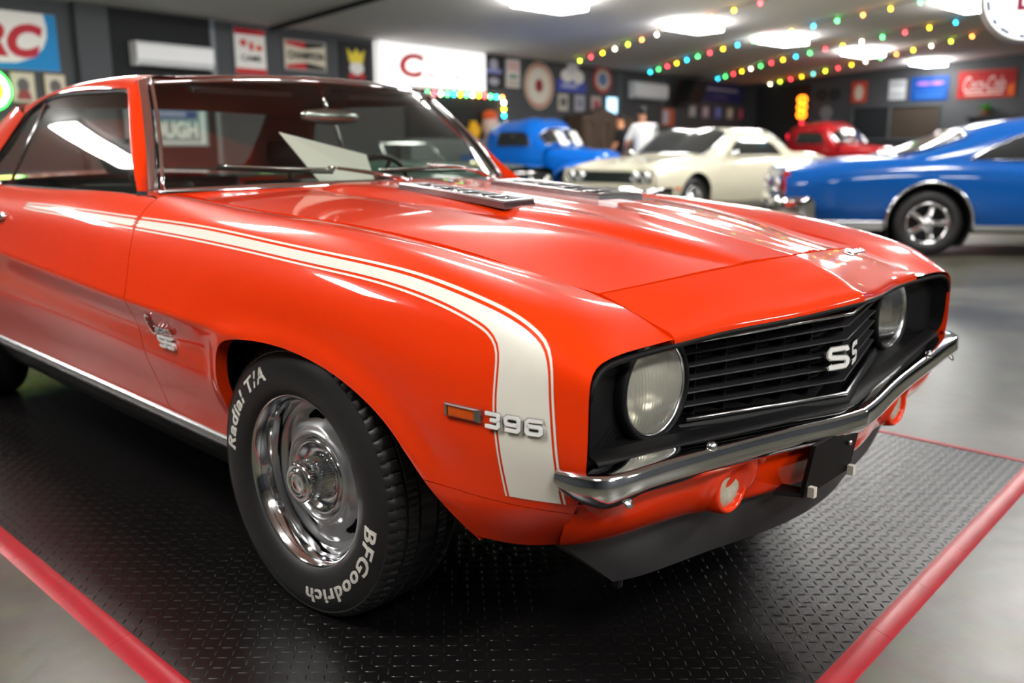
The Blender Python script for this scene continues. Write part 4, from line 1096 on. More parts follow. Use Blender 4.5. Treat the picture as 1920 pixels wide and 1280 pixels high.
# interior mirror
b = MB(); R = []
for k, h in ((.0, .0), (.8, .0), (1, .008), (.95, .02), (.5, .03), (0, .03)): R.append([(-1.06 - h, .0 + .125 * k * math.cos(a) * 1.0, 1.175 + .028 * k * np.sign(math.sin(a)) * abs(math.sin(a)) ** .6) for a in np.linspace(0, 2 * PI, 33)])
b.grid(R); mr = b.build('rear_view_mirror', 'steel', CAR, True)
b = MB(); b.tube([(-1.08, 0, 1.185), (-1.10, 0, 1.23), (-1.13, 0, 1.285)], .008, 8); b.sub('mirror_arm', 'chrome', mr, True)
for s in (-1, 1):
    b = MB(); b.box((-1.18, s * .30, 1.262), (.12, .36, .015), Matrix.Rotation(.25, 3, 'Y')); autosmooth(b.build('sun_visor', 'vinyl', CAR))
# sheet on the dashboard
b = MB(); c4 = [(-.985,-.262,1.117),(-.96,.072,1.041),(-.83,.010,.950),(-.845,-.20,.952)]
n = np.array([.004, 0, .003]); b.add([tuple(np.array(p)) for p in c4] + [tuple(np.array(p) - n * .4) for p in c4], [(0,1,2,3),(7,6,5,4),(0,4,5,1),(1,5,6,2),(2,6,7,3),(3,7,4,0)])
SHEET = b.build('information_sheet', 'paper'); tag(SHEET, 'blank white sheet propped behind the windshield of the orange coupe', 'sheet')
# ------------------------------------------------------------------ cars standing around the hall
def sheet_mats(name, col, rough=.35): return mat(name, col, rough, 0, 1.0, .08, noise=.03, nscale=3)
M['blue'] = sheet_mats('blue_paint', (.001, .075, .32)); M['cream'] = sheet_mats('cream_paint', (.66, .62, .48)); M['truckblue'] = sheet_mats('bright_blue_paint', (.002, .125, .55))
M['redtruck'] = sheet_mats('dark_red_paint', (.30, .008, .012)); M['greencar'] = sheet_mats('dark_green_paint', (.02, .05, .038))
M['cabin_dark'] = mat('dark_window', (.020, .022, .022), .06, coat=.6, noise=.1)
M['tail_red'] = mat('tail_lens', (.35, .01, .01), .2, coat=.6, noise=.1)
def bg_wheel(t, x, y, R, w, style, side):
    """side +1: outboard is +y (local frame)."""
    def fn(o, r, a): return (x + r * math.sin(a), y + side * o, max(R - .008 + r * math.cos(a), .001))
    b = MB(); k = R - .33
    b.lathe([(.02, .19 + k), (w * .42, .20 + k), (w * .5, .235 + k), (w * .5, .275 + k), (w * .42, R - .015), (w * .25, R), (-w * .25, R), (-w * .5, R - .03), (-w * .4, .2)], fn, 40)
    ty = b.build('tire', 'rubber', t, True, True)
    b = MB(); b.lathe([(w * .43, .202 + k), (w * .46, .196 + k), (w * .3, .175 + k), (-.02, .17 + k)], fn, 40)
    def subl(bb, nm, m, sm=True):
        o = bb.build(nm, m, None, sm); o.parent = ty
    subl(b, 'rim', 'chrome')
    b = MB(); b.lathe([(-.02, .17 + k), (-.03, .05)], fn, 24); subl(b, 'brake', 'flatblack')
    if style == 'mag':
        for j in range(5):
            a = 2 * PI * j / 5 + .3; b = MB(); R4 = []
            for r, hw, o in ((.045, .036, .07), (.10, .026, .065), (.178 + k, .034, .035)):
                c = Vector(fn(o, r, a)); tx = Vector((math.cos(a), 0, -math.sin(a))); R4.append([c - tx * hw - Vector((0, side * .02, 0)), c - tx * hw * .8, c + tx * hw * .8, c + tx * hw - Vector((0, side * .02, 0))])
            b.grid(R4); subl(b, 'spoke', 'chrome')
        b = MB(); b.lathe([(.05, .06), (.085, .05), (.095, .03), (.097, .0001)], fn, 24); subl(b, 'hub_cap', 'chrome')
    elif style == 'white':
        b = MB(); b.lathe([(.0, .17 + k), (.03, .12), (.03, .08), (.06, .07), (.07, .0001)], fn, 32); subl(b, 'wheel_disc', 'steel')
    else:
        b = MB(); b.lathe([(.03, .17 + k), (.05, .15), (.06, .10), (.085, .07), (.09, .0001)], fn, 32); subl(b, 'hub_cap', 'chrome')
def net_panel(t, name, net, uk, us, nv, m, arches=(), mirror=True):
    """Loft the half section rows over x and mirror it; wheel arches are cut in x,z."""
    net = np.array([[(x, w, z) for (w, z) in r] for x, r in net]); vk = chord(net.mean(axis=0)[:, 1:]); vs = np.linspace(0, vk[-1], nv)
    G = net_eval(net, uk, vk, us, vs); ins = np.zeros(G.shape[:2], bool)
    for cx, cz, r in arches: ins |= (np.hypot(G[..., 0] - cx, G[..., 2] - cz) < r) & (G[..., 1] > .5)
    snap = np.zeros_like(ins); nu = len(us); out = ~ins
    for a in (-1, 0, 1):
        for c in (-1, 0, 1): snap[max(0, a):nu + min(0, a), max(0, c):nv + min(0, c)] |= out[max(0, -a):nu + min(0, -a), max(0, -c):nv + min(0, -c)]
    snap &= ins
    for i, j in np.argwhere(snap):
        p = G[i, j]; cx, cz, r = min(arches, key=lambda q: math.hypot(p[0] - q[0], p[2] - q[1])); d = max(1e-4, math.hypot(p[0] - cx, p[2] - cz))
        G[i, j, 0] = cx + (p[0] - cx) * r / d; G[i, j, 2] = cz + (p[2] - cz) * r / d
    f = []
    for i in range(nu - 1):
        for j in range(nv - 1):
            c = [(i, j), (i + 1, j), (i + 1, j + 1), (i, j + 1)]
            if all((not ins[k]) or snap[k] for k in c) and any(not ins[k] for k in c): f.append(tuple(a * nv + b_ for a, b_ in c))
    V = G.reshape(-1, 3); v1, f1 = compact([tuple(p) for p in V], f)
    n = len(v1); vv = v1 + [(p[0], -p[1], p[2]) for p in v1]; ff = f1 + [tuple(i + n for i in q[::-1]) for q in f1]
    ends = []
    return obj(name, vv, ff, m, t, True, True)
def cab_w(net, x, z):
    A = np.array([[(q, w, zz) for (w, zz) in r] for q, r in net]); vk = chord(A.mean(axis=0)[:, 1:])
    G = net_eval(A, [r[0] for r in net], vk, [x], np.linspace(0, vk[-1], 80))[0]
    k = int(np.argmax(G[:, 2] >= G[:, 2].max() - 1e-6)) + 1
    return float(np.interp(z, G[:k, 2], G[:k, 1]))
def side_glass(t, net, poly, m='cabin_dark', trim='chrome', rtrim=.012):
    for s in (-1, 1):
        n = len(poly); dense = []
        for i in range(n):
            (x0, z0), (x1, z1) = poly[i], poly[(i + 1) % n]
            dense += [(x0 + (x1 - x0) * k / 4, z0 + (z1 - z0) * k / 4) for k in range(4)]
        cx, cz = np.mean(dense, axis=0); n = len(dense); V = []; F = []
        for q in (1, .75, .5, .25, .02):
            V += [(cx + (x - cx) * q, s * (cab_w(net, cx + (x - cx) * q, cz + (z - cz) * q) + .014), cz + (z - cz) * q) for x, z in dense]
        F = [(r * n + i, r * n + (i + 1) % n, (r + 1) * n + (i + 1) % n, (r + 1) * n + i) for r in range(4) for i in range(n)]
        P = V[:n]
        o = obj('side_window', V, F, m, t, True, True)
        b = MB(); b.tube(P, rtrim, 6, closed=True); q = b.build('window_trim', trim, None, True); q.parent = o
def cross_glass(t, net, x0, x1, m='cabin_dark', start=.7, n=9, name='windshield'):
    A = np.array([[(q, w, zz) for (w, zz) in r] for q, r in net]); vk = chord(A.mean(axis=0)[:, 1:])
    G = net_eval(A, [r[0] for r in net], vk, np.linspace(x0, x1, n), np.linspace(vk[-3] + start * (vk[-2] - vk[-3]), vk[-1], 12)); sg = 1 if x1 > x0 else -1
    G = G + np.array([.020 * sg, 0, .016])
    R = [[tuple(p) for p in r] + [(p[0], -p[1], p[2]) for p in r[:-1][::-1]] for r in G]
    b = MB(); b.grid(R); o = b.build(name, m, t, True, True)
    b = MB(); b.tube(R[0] + [r[-1] for r in R[1:-1]] + R[-1][::-1] + [r[0] for r in R[1:-1][::-1]], .014, 5, closed=True); q = b.build('window_trim', 'chrome', None, True); q.parent = o
def bar(t, name, path, r, m, n=8, sm=True): b = MB(); b.tube(path, r, n); return b.build(name, m, t, sm, True)
def lamp_disc(t, name, c, r, ax, m, rim='chrome'):
    """Round lamp facing the local axis ax ('x' forward)."""
    b = MB(); b.lathe([(.0, r * 1.12), (.02, r * 1.1), (.025, r), (.01, r * .98)], lambda o, q, a: (c[0] + o * ax, c[1] + q * math.sin(a), c[2] + q * math.cos(a)), 24); o = b.build(name, rim, t, True, True)
    b = MB(); b.lathe([(.01, r), (.025, r * .6), (.03, .0001)], lambda o, q, a: (c[0] + o * ax, c[1] + q * math.sin(a), c[2] + q * math.cos(a)), 24); q = b.build('lens', m, None, True); q.parent = o
M['headlamp'] = mat('sealed_beam', (.62, .64, .62), .08, .6, coat=.6, noise=.05)

# blue fastback-roofed coupe, tail towards us
def blue_coupe():
    h = math.radians(34); L = Vector((-math.sin(h), math.cos(h), 0)); H = Vector((math.cos(h), math.sin(h), 0))
    ctr = Vector((-1.73, 7.5, FZ)) + L * .80 + H * 1.46
    t = empty('blue_coupe', ctr, 'glossy blue coupe with chrome five-spoke wheel and rear bumper', 'car', rz=h)
    N = [(-2.84, [(.78,.42),(.84,.50),(.87,.62),(.85,.76),(.79,.835),(.4,.855),(0,.86)]), (-2.55, [(.86,.36),(.91,.48),(.93,.63),(.91,.79),(.83,.875),(.42,.91),(0,.915)]),
         (-2.0, [(.89,.31),(.935,.47),(.95,.65),(.935,.83),(.855,.92),(.43,.945),(0,.95)]), (-1.46, [(.90,.30),(.945,.47),(.958,.66),(.94,.85),(.865,.935),(.45,.955),(0,.96)]),
         (-.6, [(.90,.27),(.94,.46),(.95,.66),(.93,.83),(.87,.905),(.5,.915),(0,.915)]), (.6, [(.90,.27),(.94,.46),(.95,.65),(.92,.80),(.86,.885),(.5,.91),(0,.915)]),
         (1.46, [(.90,.30),(.94,.46),(.95,.64),(.92,.78),(.85,.865),(.45,.915),(0,.925)]), (2.36, [(.86,.38),(.89,.48),(.90,.6),(.88,.72),(.82,.79),(.4,.83),(0,.84)])]
    net_panel(t, 'body', N, [r[0] for r in N], np.linspace(-2.84, 2.36, 130), 60, 'blue', [(-1.46, .33, .405), (1.46, .33, .40)])
    CN = [(-2.0, [(.80,.925),(.70,.930),(.42,.935),(0,.94)]), (-1.55, [(.83,.92),(.78,.985),(.55,1.03),(0,1.045)]), (-1.0, [(.85,.915),(.755,1.10),(.60,1.215),(0,1.245)]), (-.45, [(.86,.91),(.735,1.18),(.60,1.32),(0,1.35)]),
          (.05, [(.86,.91),(.72,1.20),(.59,1.335),(0,1.365)]), (.35, [(.86,.91),(.73,1.15),(.60,1.275),(0,1.315)]), (.95, [(.82,.90),(.72,.925),(.5,.935),(0,.95)])]
    net_panel(t, 'cabin', CN, [r[0] for r in CN], np.linspace(-2.0, .95, 60), 24, 'blue')
    side_glass(t, CN, [(-1.12,.945),(-.92,1.06),(-.62,1.185),(-.30,1.255),(.10,1.265),(.42,1.19),(.86,.945)])
    cross_glass(t, CN, -1.1, -1.75, name='rear_window'); cross_glass(t, CN, .30, .88)
    for s in (-1, 1):
        for x in (-1.46, 1.46):
            bg_wheel(t, x, s * .80, .335, .23, 'mag', s)
            bar(t, 'arch_trim', [(x + .408 * math.cos(a), s * .955, .33 + .408 * math.sin(a)) for a in np.linspace(-.12, PI + .12, 24)], .013, 'chrome', 6)
            b = MB(); b.lathe([(0, .40), (-.35, .40), (-.36, .02)], lambda o, r, a, x=x, s=s: (x + r * math.sin(a), s * (.93 + o), max(.335 + r * math.cos(a), .1)), 32); b.build('wheel_housing', 'flatblack', t, True, True)
        for x0, x1 in ((-1.03, 1.03), (-2.55, -1.88)):
            b = MB(); R = [[(x, s * .905, .345), (x, s * .912, .31), (x, s * .90, .255)] for x in np.linspace(x0, x1, 6)]; b.grid(R); b.build('rocker_moulding', 'steel', t, True, True)
    P = smooth_path([(-2.52,.905,.44),(-2.70,.90,.44),(-2.86,.84,.44),(-2.92,.65,.44),(-2.95,0,.44)], 30)
    R = [[(p[0] - .0 - o, p[1] + (.015 if p[0] > -2.86 else 0), z) for o, z in ((-.03,.58),(.01,.575),(.03,.53),(.03,.44),(.01,.34),(-.05,.30))] for p in P]
    b = MB(); b.grid(R + [[(x, -y, z) for x, y, z in r] for r in R[:-1][::-1]]); b.build('rear_bumper', 'chrome', t, True, True)
    b = MB(); b.grid([[(-2.86 - .02 * (1 - w * w), w * .82, z) for z in (.40, .56, .70, .80, .845)] for w in np.linspace(-1, 1, 17)]); b.build('tail_panel', 'blue', t, True, True)
    for s in (-1, 1):
        b = MB(); b.box((-2.885, s * .58, .69), (.03, .42, .09)); o = b.build('tail_lamp', 'tail_red', t, False, True)
        b = MB(); b.tube([(-2.90, s * (.58 + a), .69 + c) for a, c in ((-.22,-.055),(.22,-.055),(.22,.055),(-.22,.055))], .012, 6, closed=True); q = b.build('bezel', 'chrome', None, True); q.parent = o
        b = MB(); R = [[(-2.80, s * (.845 - .0), z), (-2.865, s * .83, z)] for z in (.58, .70, .80, .84)]; b.grid(R); b.build('fender_cap', 'chrome', t, True, True)
    b = MB(); b.box2((-2.7, -.72, .22), (2.2, .72, .33)); b.build('underbody', 'flatblack', t, False, True)
    b = MB(); b.box2((2.34, -.86, .38), (2.40, .86, .80)); b.build('nose_panel', 'blue', t, False, True)
blue_coupe()

# cream hardtop, nose towards us
def cream_coupe():
    h = math.radians(268); H = Vector((math.cos(h), math.sin(h), 0)); ctr = Vector((-6.9, 8.82, FZ)) - H * 2.45
    t = empty('cream_coupe', ctr, 'cream white two-door hardtop with four round headlights behind the orange hood', 'car', rz=h)
    N = [(-2.68, [(.80,.42),(.87,.52),(.90,.64),(.89,.78),(.82,.88),(.4,.90),(0,.90)]), (-2.3, [(.88,.34),(.93,.48),(.945,.65),(.92,.82),(.85,.93),(.42,.955),(0,.96)]), (-1.47, [(.90,.30),(.945,.47),(.96,.66),(.94,.84),(.87,.945),(.45,.965),(0,.97)]),
         (-.5, [(.90,.26),(.945,.46),(.955,.66),(.93,.84),(.87,.93),(.5,.94),(0,.94)]), (.6, [(.90,.26),(.945,.46),(.955,.65),(.925,.82),(.86,.905),(.5,.93),(0,.935)]), (1.47, [(.90,.30),(.94,.46),(.955,.64),(.92,.79),(.85,.88),(.45,.91),(0,.925)]),
         (2.2, [(.88,.36),(.92,.47),(.935,.6),(.91,.74),(.85,.81),(.42,.845),(0,.855)]), (2.42, [(.86,.44),(.90,.5),(.915,.6),(.90,.71),(.86,.765),(.42,.785),(0,.79)])]
    net_panel(t, 'body', N, [r[0] for r in N], np.linspace(-2.68, 2.42, 130), 60, 'cream', [(-1.47, .33, .39), (1.47, .33, .40)])
    CN = [(-1.85, [(.82,.94),(.72,.945),(.45,.95),(0,.955)]), (-1.35, [(.85,.935),(.78,1.06),(.62,1.14),(0,1.16)]), (-.95, [(.86,.93),(.76,1.18),(.64,1.30),(0,1.315)]), (-.45, [(.87,.925),(.75,1.21),(.645,1.335),(0,1.35)]), (.05, [(.87,.925),(.75,1.21),(.65,1.335),(0,1.355)]),
          (.30, [(.87,.92),(.75,1.19),(.65,1.31),(0,1.335)]), (.55, [(.86,.92),(.76,1.09),(.66,1.19),(0,1.22)]), (.98, [(.83,.915),(.76,.92),(.60,.93),(0,.945)])]
    net_panel(t, 'cabin', CN, [r[0] for r in CN], np.linspace(-1.85, .98, 60), 24, 'cream')
    side_glass(t, CN, [(-1.05,.955),(-.85,1.14),(-.60,1.235),(.05,1.25),(.28,1.17),(.62,.955)], trim='cream', rtrim=.014)
    cross_glass(t, CN, .33, .93); cross_glass(t, CN, -.95, -1.6, name='rear_window')
    for s in (-1, 1):
        for x in (-1.47, 1.47):
            bg_wheel(t, x, s * .80, .33, .22, 'white', s)
            b = MB(); b.lathe([(0, .395), (-.35, .395), (-.36, .02)], lambda o, r, a, x=x, s=s: (x + r * math.sin(a), s * (.925 + o), max(.335 + r * math.cos(a), .1)), 32); b.build('wheel_housing', 'flatblack', t, True, True)
        for w in (.54, .745): lamp_disc(t, 'headlight', (2.425, s * w, .665), .072, 1, 'headlamp')
        b = MB(); b.box((1.95, s * .945, .50), (.10, .02, .035)); b.build('side_marker', 'amber', t, False, True)
        b = MB(); b.tube([(.62, s * .92, .98), (.62, s * 1.0, .99)], .01, 6); b.box((.63, s * 1.02, 1.0), (.05, .12, .08)); b.build('door_mirror', 'chrome', t, True, True)
    b = MB(); b.grid([[(2.425, w, .46), (2.43, w, .57)] for w in np.linspace(-.88, .88, 9)]); b.grid([[(2.425, w, .745), (2.42, w, .79)] for w in np.linspace(-.88, .88, 9)]); b.grid([[(2.425, s * .9, z), (2.43, s * .835, z)] for s in (1,) for z in (.56, .75)]); b.grid([[(2.425, -.9, z), (2.43, -.835, z)] for z in (.56, .75)]); b.build('nose_panel', 'cream', t, False, True)
    b = MB(); b.box2((2.36, -.84, .575), (2.40, .84, .745)); g = b.build('grille', 'black', t, False, True)
    for z in (.60, .63, .66, .69, .72):
        b = MB(); b.box2((2.40, -.45, z - .005), (2.415, .45, z + .005)); q = b.build('grille_bar', 'steel', None); q.parent = g
    P = smooth_path([(2.05,.94,.44),(2.25,.935,.44),(2.45,.89,.44),(2.52,.75,.44),(2.54,0,.44)], 30)
    R = [[(p[0] + o, p[1], z) for o, z in ((-.05,.515),(.0,.51),(.02,.48),(.02,.42),(0,.37),(-.06,.36))] for p in P]
    b = MB(); b.grid(R + [[(x, -y, z) for x, y, z in r] for r in R[:-1][::-1]]); b.build('front_bumper', 'chrome', t, True, True)
    b = MB(); b.grid([[(2.44, w, .35), (2.40, w, .27)] for w in np.linspace(-.8, .8, 5)]); b.build('valance', 'cream', t, True, True)
    b = MB(); b.box2((-2.6, -.72, .22), (2.3, .72, .33)); b.build('underbody', 'flatblack', t, False, True)
    b = MB(); b.grid([[(-2.68, w, z) for z in (.42, .6, .8, .89)] for w in np.linspace(-.86, .86, 7)]); b.build('tail_panel', 'cream', t, False, True)
cream_coupe()

# rounded pickup trucks
def pickup(loc, h, m, label, name, sc=1.0):
    t = empty(name, loc, label, 'truck', rz=h); t.scale = (sc, sc, sc)
    CN = [(-.95, [(.70,.62),(.78,.85),(.78,1.15),(.70,1.50),(.52,1.64),(0,1.68)]), (-.80, [(.76,.60),(.83,.85),(.83,1.15),(.745,1.52),(.56,1.67),(0,1.71)]), (-.35, [(.78,.58),(.85,.85),(.845,1.15),(.745,1.53),(.57,1.69),(0,1.735)]),
          (.20, [(.78,.58),(.85,.85),(.84,1.15),(.72,1.52),(.55,1.66),(0,1.705)]), (.36, [(.77,.60),(.83,.85),(.82,1.13),(.72,1.38),(.57,1.50),(0,1.58)]), (.62, [(.74,.62),(.80,.85),(.79,1.08),(.70,1.15),(.55,1.18),(0,1.20)])]
    net_panel(t, 'cab', CN, [r[0] for r in CN], np.linspace(-.95, .62, 50), 40, m)
    HN_ = [(.55, [(.60,.60),(.66,.85),(.66,1.02),(.58,1.12),(.35,1.18),(0,1.20)]), (1.0, [(.52,.60),(.58,.85),(.58,1.00),(.50,1.11),(.30,1.16),(0,1.18)]), (1.5, [(.42,.60),(.47,.80),(.46,.95),(.38,1.06),(.22,1.11),(0,1.13)]), (1.82, [(.34,.62),(.38,.75),(.36,.86),(.30,.95),(.18,1.00),(0,1.02)]), (1.90, [(.25,.64),(.28,.72),(.27,.80),(.22,.86),(.12,.90),(0,.92)])]
    net_panel(t, 'hood', HN_, [r[0] for r in HN_], np.linspace(.55, 1.90, 36), 30, m)
    for s in (-1, 1):
        for x0, L in ((1.32, .80), (-1.30, .58)):
            R = []
            for a in np.linspace(-.15, PI + .25, 22):
                q = L * (.78 + .10 * max(0, math.cos(a))); x = x0 + q * .78 * math.cos(a); z = .36 + .50 * max(-.2, math.sin(a)); k = .5 + .5 * math.sin(max(0, min(PI, a)))
                R.append([(x, s * .50, z + .04), (x, s * .66, z + .03), (x, s * .82, z), (x * 1 + .0, s * .90, z - .07), (x0 + (x - x0) * .86, s * .91, .36 + (z - .36) * .80)])
            b = MB(); b.grid(R); b.build('fender', m, t, True, True)
        for x in (1.30, -1.30): bg_wheel(t, x, s * .74, .345, .20, 'cap', s)
        lamp_disc(t, 'headlight', (1.88, s * .60, .80), .09, 1, 'headlamp')
        b = MB(); b.grid([[(x, s * .62, .40), (x, s * .86, .40), (x, s * .86, .34)] for x in (-1.1, .75)]); b.build('running_board', m, t, False, True)
        b = MB(); b.box2((-1.85, s * .62 - .02, .55), (-1.0, s * .62 + .02, 1.0)); b.build('bed_side', m, t, False, True)
    b = MB(); b.box2((-1.85, -.6, .52), (-1.0, .6, .57)); b.build('bed_floor', m, t, False, True)
    b = MB(); b.box2((-1.88, -.62, .55), (-1.84, .62, 1.0)); b.build('tailgate', m, t, False, True)
    b = MB(); b.box2((-1.8, -.40, .28), (1.7, .40, .5)); b.build('chassis', 'flatblack', t, False, True)
    side_glass(t, CN, [(-.62,1.18),(-.60,1.44),(-.52,1.50),(.08,1.49),(.20,1.42),(.30,1.18)], trim=m)
    cross_glass(t, CN, .39, .585, start=.35)
    bar(t, 'windshield_divider', [(.66, 0, 1.20), (.43, 0, 1.565)], .02, m, 6)
    bar(t, 'front_bumper', [(1.80, -.85, .46), (2.02, -.70, .46), (2.08, 0, .46), (2.02, .70, .46), (1.80, .85, .46)], .06, 'chrome')
    b = MB()
    for k in range(5): b.tube([(1.80 + .03 * k, w, .86 - .075 * k) for w in (-.42, 0, .42)], .016, 6)
    g = None
    for k in range(5):
        bar(t, 'grille_bar', [(1.78, -.50, .86 - .075 * k), (1.93, 0, .86 - .075 * k), (1.78, .50, .86 - .075 * k)], .018, 'chrome', 6)
    return t
pickup((-11.1, 11.97, FZ), math.radians(5), 'truckblue', 'bright blue rounded vintage pickup truck standing before the sign wall', 'pickup_truck', .95)
t2 = pickup((-9.9, 22.5, FZ), math.radians(-8), 'redtruck', 'dark red vintage pickup truck far back behind the blue coupe', 'pickup_truck')

# sheet cards in the pickup's window
for i, (y0, y1) in enumerate(((-.30, .02), (.22, .50))):
    b = MB(); c = Vector((-11.1, 11.97, FZ)); r3 = Matrix.Rotation(math.radians(5), 3, 'Z')
    P = [(.685, y0, 1.215), (.665, y1, 1.215), (.465, y1 + .02, 1.50), (.485, y0 + .02, 1.50)]; P = [c + r3 @ (Vector((x, y, z)) * .95) for x, y, z in P]
    n = r3 @ Vector((.006, 0, .004)); b.add(P + [p + n for p in P], [(3, 2, 1, 0), (4, 5, 6, 7), (0, 1, 5, 4), (1, 2, 6, 5), (2, 3, 7, 6), (3, 0, 4, 7)])
    o = b.build('price_card', 'paper'); tag(o, ['white card in the near pane of the blue pickup windshield', 'white card in the far pane of the blue pickup windshield'][i], 'card', 'white cards in the pickup windshield')

# dark green car, only its nose shows past the orange roof pillar
def green_car():
    h = math.radians(15); H = Vector((math.cos(h), math.sin(h), 0)); ctr = Vector((-6.76, 6.90, FZ)) - H * 2.2
    t = empty('green_car', ctr, 'dark green car nose with chrome bars showing beside the orange windshield pillar', 'car', rz=h)
    N = [(-2.4, [(.80,.40),(.86,.55),(.88,.68),(.84,.82),(.5,.86),(0,.87)]), (-1.3, [(.88,.32),(.92,.5),(.93,.68),(.88,.86),(.5,.90),(0,.91)]), (0, [(.88,.30),(.92,.5),(.93,.68),(.88,.85),(.5,.90),(0,.91)]), (1.3, [(.88,.32),(.91,.5),(.92,.66),(.86,.82),(.5,.90),(0,.915)]), (2.2, [(.84,.40),(.88,.5),(.88,.62),(.84,.76),(.45,.83),(0,.85)])]
    net_panel(t, 'body', N, [r[0] for r in N], np.linspace(-2.4, 2.2, 80), 40, 'greencar', [(-1.3, .33, .37), (1.35, .33, .37)])
    b = MB(); b.box2((-1.5, -.62, .86), (-.2, .62, .925)); b.build('tonneau_cover', 'vinyl', t, False, True)
    bar(t, 'windscreen_frame', [(.45, -.66, .90), (.25, -.60, 1.16), (.25, .60, 1.16), (.45, .66, .90)], .014, 'chrome')
    b = MB(); b.box2((2.12, -.82, .42), (2.18, .82, .74)); b.build('grille', 'black', t, False, True)
    for z, r in ((.76, .022), (.68, .014), (.52, .03)): bar(t, 'chrome_bar', [(2.14, -.84, z), (2.24, 0, z), (2.14, .84, z)], r, 'chrome')
    for s in (-1, 1):
        lamp_disc(t, 'headlight', (2.20, s * .66, .62), .085, 1, 'headlamp')
        for x in (-1.3, 1.35): bg_wheel(t, x, s * .76, .33, .2, 'cap', s)
    b = MB(); b.box2((-2.3, -.7, .24), (2.1, .7, .36)); b.build('underbody', 'flatblack', t, False, True)
green_car()
# ------------------------------------------------------------------ signs and fittings on the walls
_cm = {}
def cmat(c, rough=.55, es=0.0):
    k = (tuple(c), rough, es)
    if k not in _cm: _cm[k] = mat('print_%d' % len(_cm), c, rough, 0, 0, .2, noise=.04, emit=(c if es else None), es=es)
    return _cm[k]
def PA(a, z, o): return tuple(wallp(a, z, o))
def PB(a, z, o): return (a, 26.5 - o, z)
WHITE = (.72, .71, .68); RED = (.45, .012, .02); BLACK = (.010, .010, .012); BLUE = (.008, .09, .42); CREAM = (.55, .50, .40); YEL = (.75, .60, .05); GREY = (.22, .23, .25); NAVY = (.025, .028, .12)
def sign(name, label, P, a0, a1, z0, z1, col, items=(), depth=.03, cat='sign', frame=None, es=0.0, off=.0, round_=False, base_m=None, group=None):
    n = 40 if round_ else 4
    am, zm = (a0 + a1) / 2, (z0 + z1) / 2
    poly = [(am + (a1 - a0) / 2 * math.cos(2 * PI * k / n), zm + (z1 - z0) / 2 * math.sin(2 * PI * k / n)) for k in range(n)] if round_ else [(a0, z0), (a1, z0), (a1, z1), (a0, z1)]
    t = empty(name, P(am, z0, off), label, cat, group)
    b = MB(); b.prism(poly, lambda a, z: P(a, z, off + .002), lambda a, z: P(a, z, off + depth)); b.build('panel', base_m or cmat(col, .5, es), t)
    if frame is not None:
        fc, fw = frame; b = MB()
        if round_: b.tube([P(am + ((a1 - a0) / 2) * math.cos(q), zm + (z1 - z0) / 2 * math.sin(q), off + depth) for q in np.linspace(0, 2 * PI, 48, endpoint=False)], fw, 6, closed=True)
        else: b.tube([P(a, z, off + depth * .7) for a, z in poly], fw, 4, closed=True)
        b.build('frame', cmat(fc, .4), t)
    k = 0
    for it in items:
        k += 1; o1 = off + depth + .002 * k; kind = it[0]
        if kind == 'rect': poly = [(it[1], it[3]), (it[2], it[3]), (it[2], it[4]), (it[1], it[4])]; c = it[5]; e = it[6] if len(it) > 6 else 0
        elif kind == 'disc': poly = [(it[1] + it[3] * math.cos(q), it[2] + it[4] * math.sin(q)) for q in np.linspace(0, 2 * PI, 32, endpoint=False)]; c = it[5]; e = it[6] if len(it) > 6 else 0
        elif kind == 'poly': poly = it[1]; c = it[2]; e = it[3] if len(it) > 3 else 0
        if kind == 'text':
            _, s, x0, x1, y0, y1, c, bold, sh = it[:9]; e = it[9] if len(it) > 9 else 0
            v, f = text_mesh(s, 1, 0, bold, sh, res=4); X0 = min(p[0] for p in v); X1 = max(p[0] for p in v); Y0 = min(p[1] for p in v); Y1 = max(p[1] for p in v)
            obj('lettering', [P(x0 + (x1 - x0) * (p[0] - X0) / (X1 - X0), y0 + (y1 - y0) * (p[1] - Y0) / (Y1 - Y0), o1) for p in v], f, cmat(c, .5, e), t, False)
        else:
            b = MB(); b.prism(poly, lambda a, z: P(a, z, o1 - .004), lambda a, z: P(a, z, o1)); b.build('print', cmat(c, .5, e), t)
    return t
sign('cola_sign', 'blue and white sign with big red letters high on the far left wall', PA, -2.75, -.85, 2.20, 2.98, (.002, .20, .48), [('poly', [(-2.7, 2.98), (-1.02, 2.98), (-.99, 2.80), (-1.0, 2.66), (-1.06, 2.52), (-1.2, 2.38), (-1.45, 2.29), (-1.7, 2.28), (-2.0, 2.36), (-2.7, 2.36)], WHITE), ('text', 'RC', -1.98, -1.05, 2.36, 2.83, (.42, .015, .03), .055, .25)], frame=(GREY, .012))
for k, (a0, a1, z1, cc, lb) in enumerate(((-1.56, -1.24, 2.155, (.25, .05, .05), 'small framed portrait below the blue and white cola sign, nearer the glowing disc'), (-1.09, -.80, 2.155, (.40, .40, .55), 'small pale framed print below the blue and white cola sign, nearer the column'))):
    sign('picture_frame', lb, PA, a0, a1, z1 - .40, z1, CREAM, [('disc', (a0 + a1) / 2, z1 - .17, .085, .10, (.10, .09, .09)), ('poly', [(a0 + .05, z1 - .37), (a1 - .05, z1 - .37), (a1 - .09, z1 - .24), (a0 + .09, z1 - .24)], cc)], frame=((.35, .28, .12), .014), cat='picture', group='pictures under the cola sign')
t = empty('neon_disc', PA(-1.88, 1.62, .0), 'round glowing yellow and white neon sign at the far left edge', 'neon sign')
b = MB(); b.lathe([(.03, .0001), (.05, .25), (.09, .27), (.05, .29)], lambda o, r, a: PA(-1.88 + r * math.sin(a), 1.90 + r * math.cos(a), o), 40); b.build('housing', cmat((.02, .25, .05), .5), t, True)
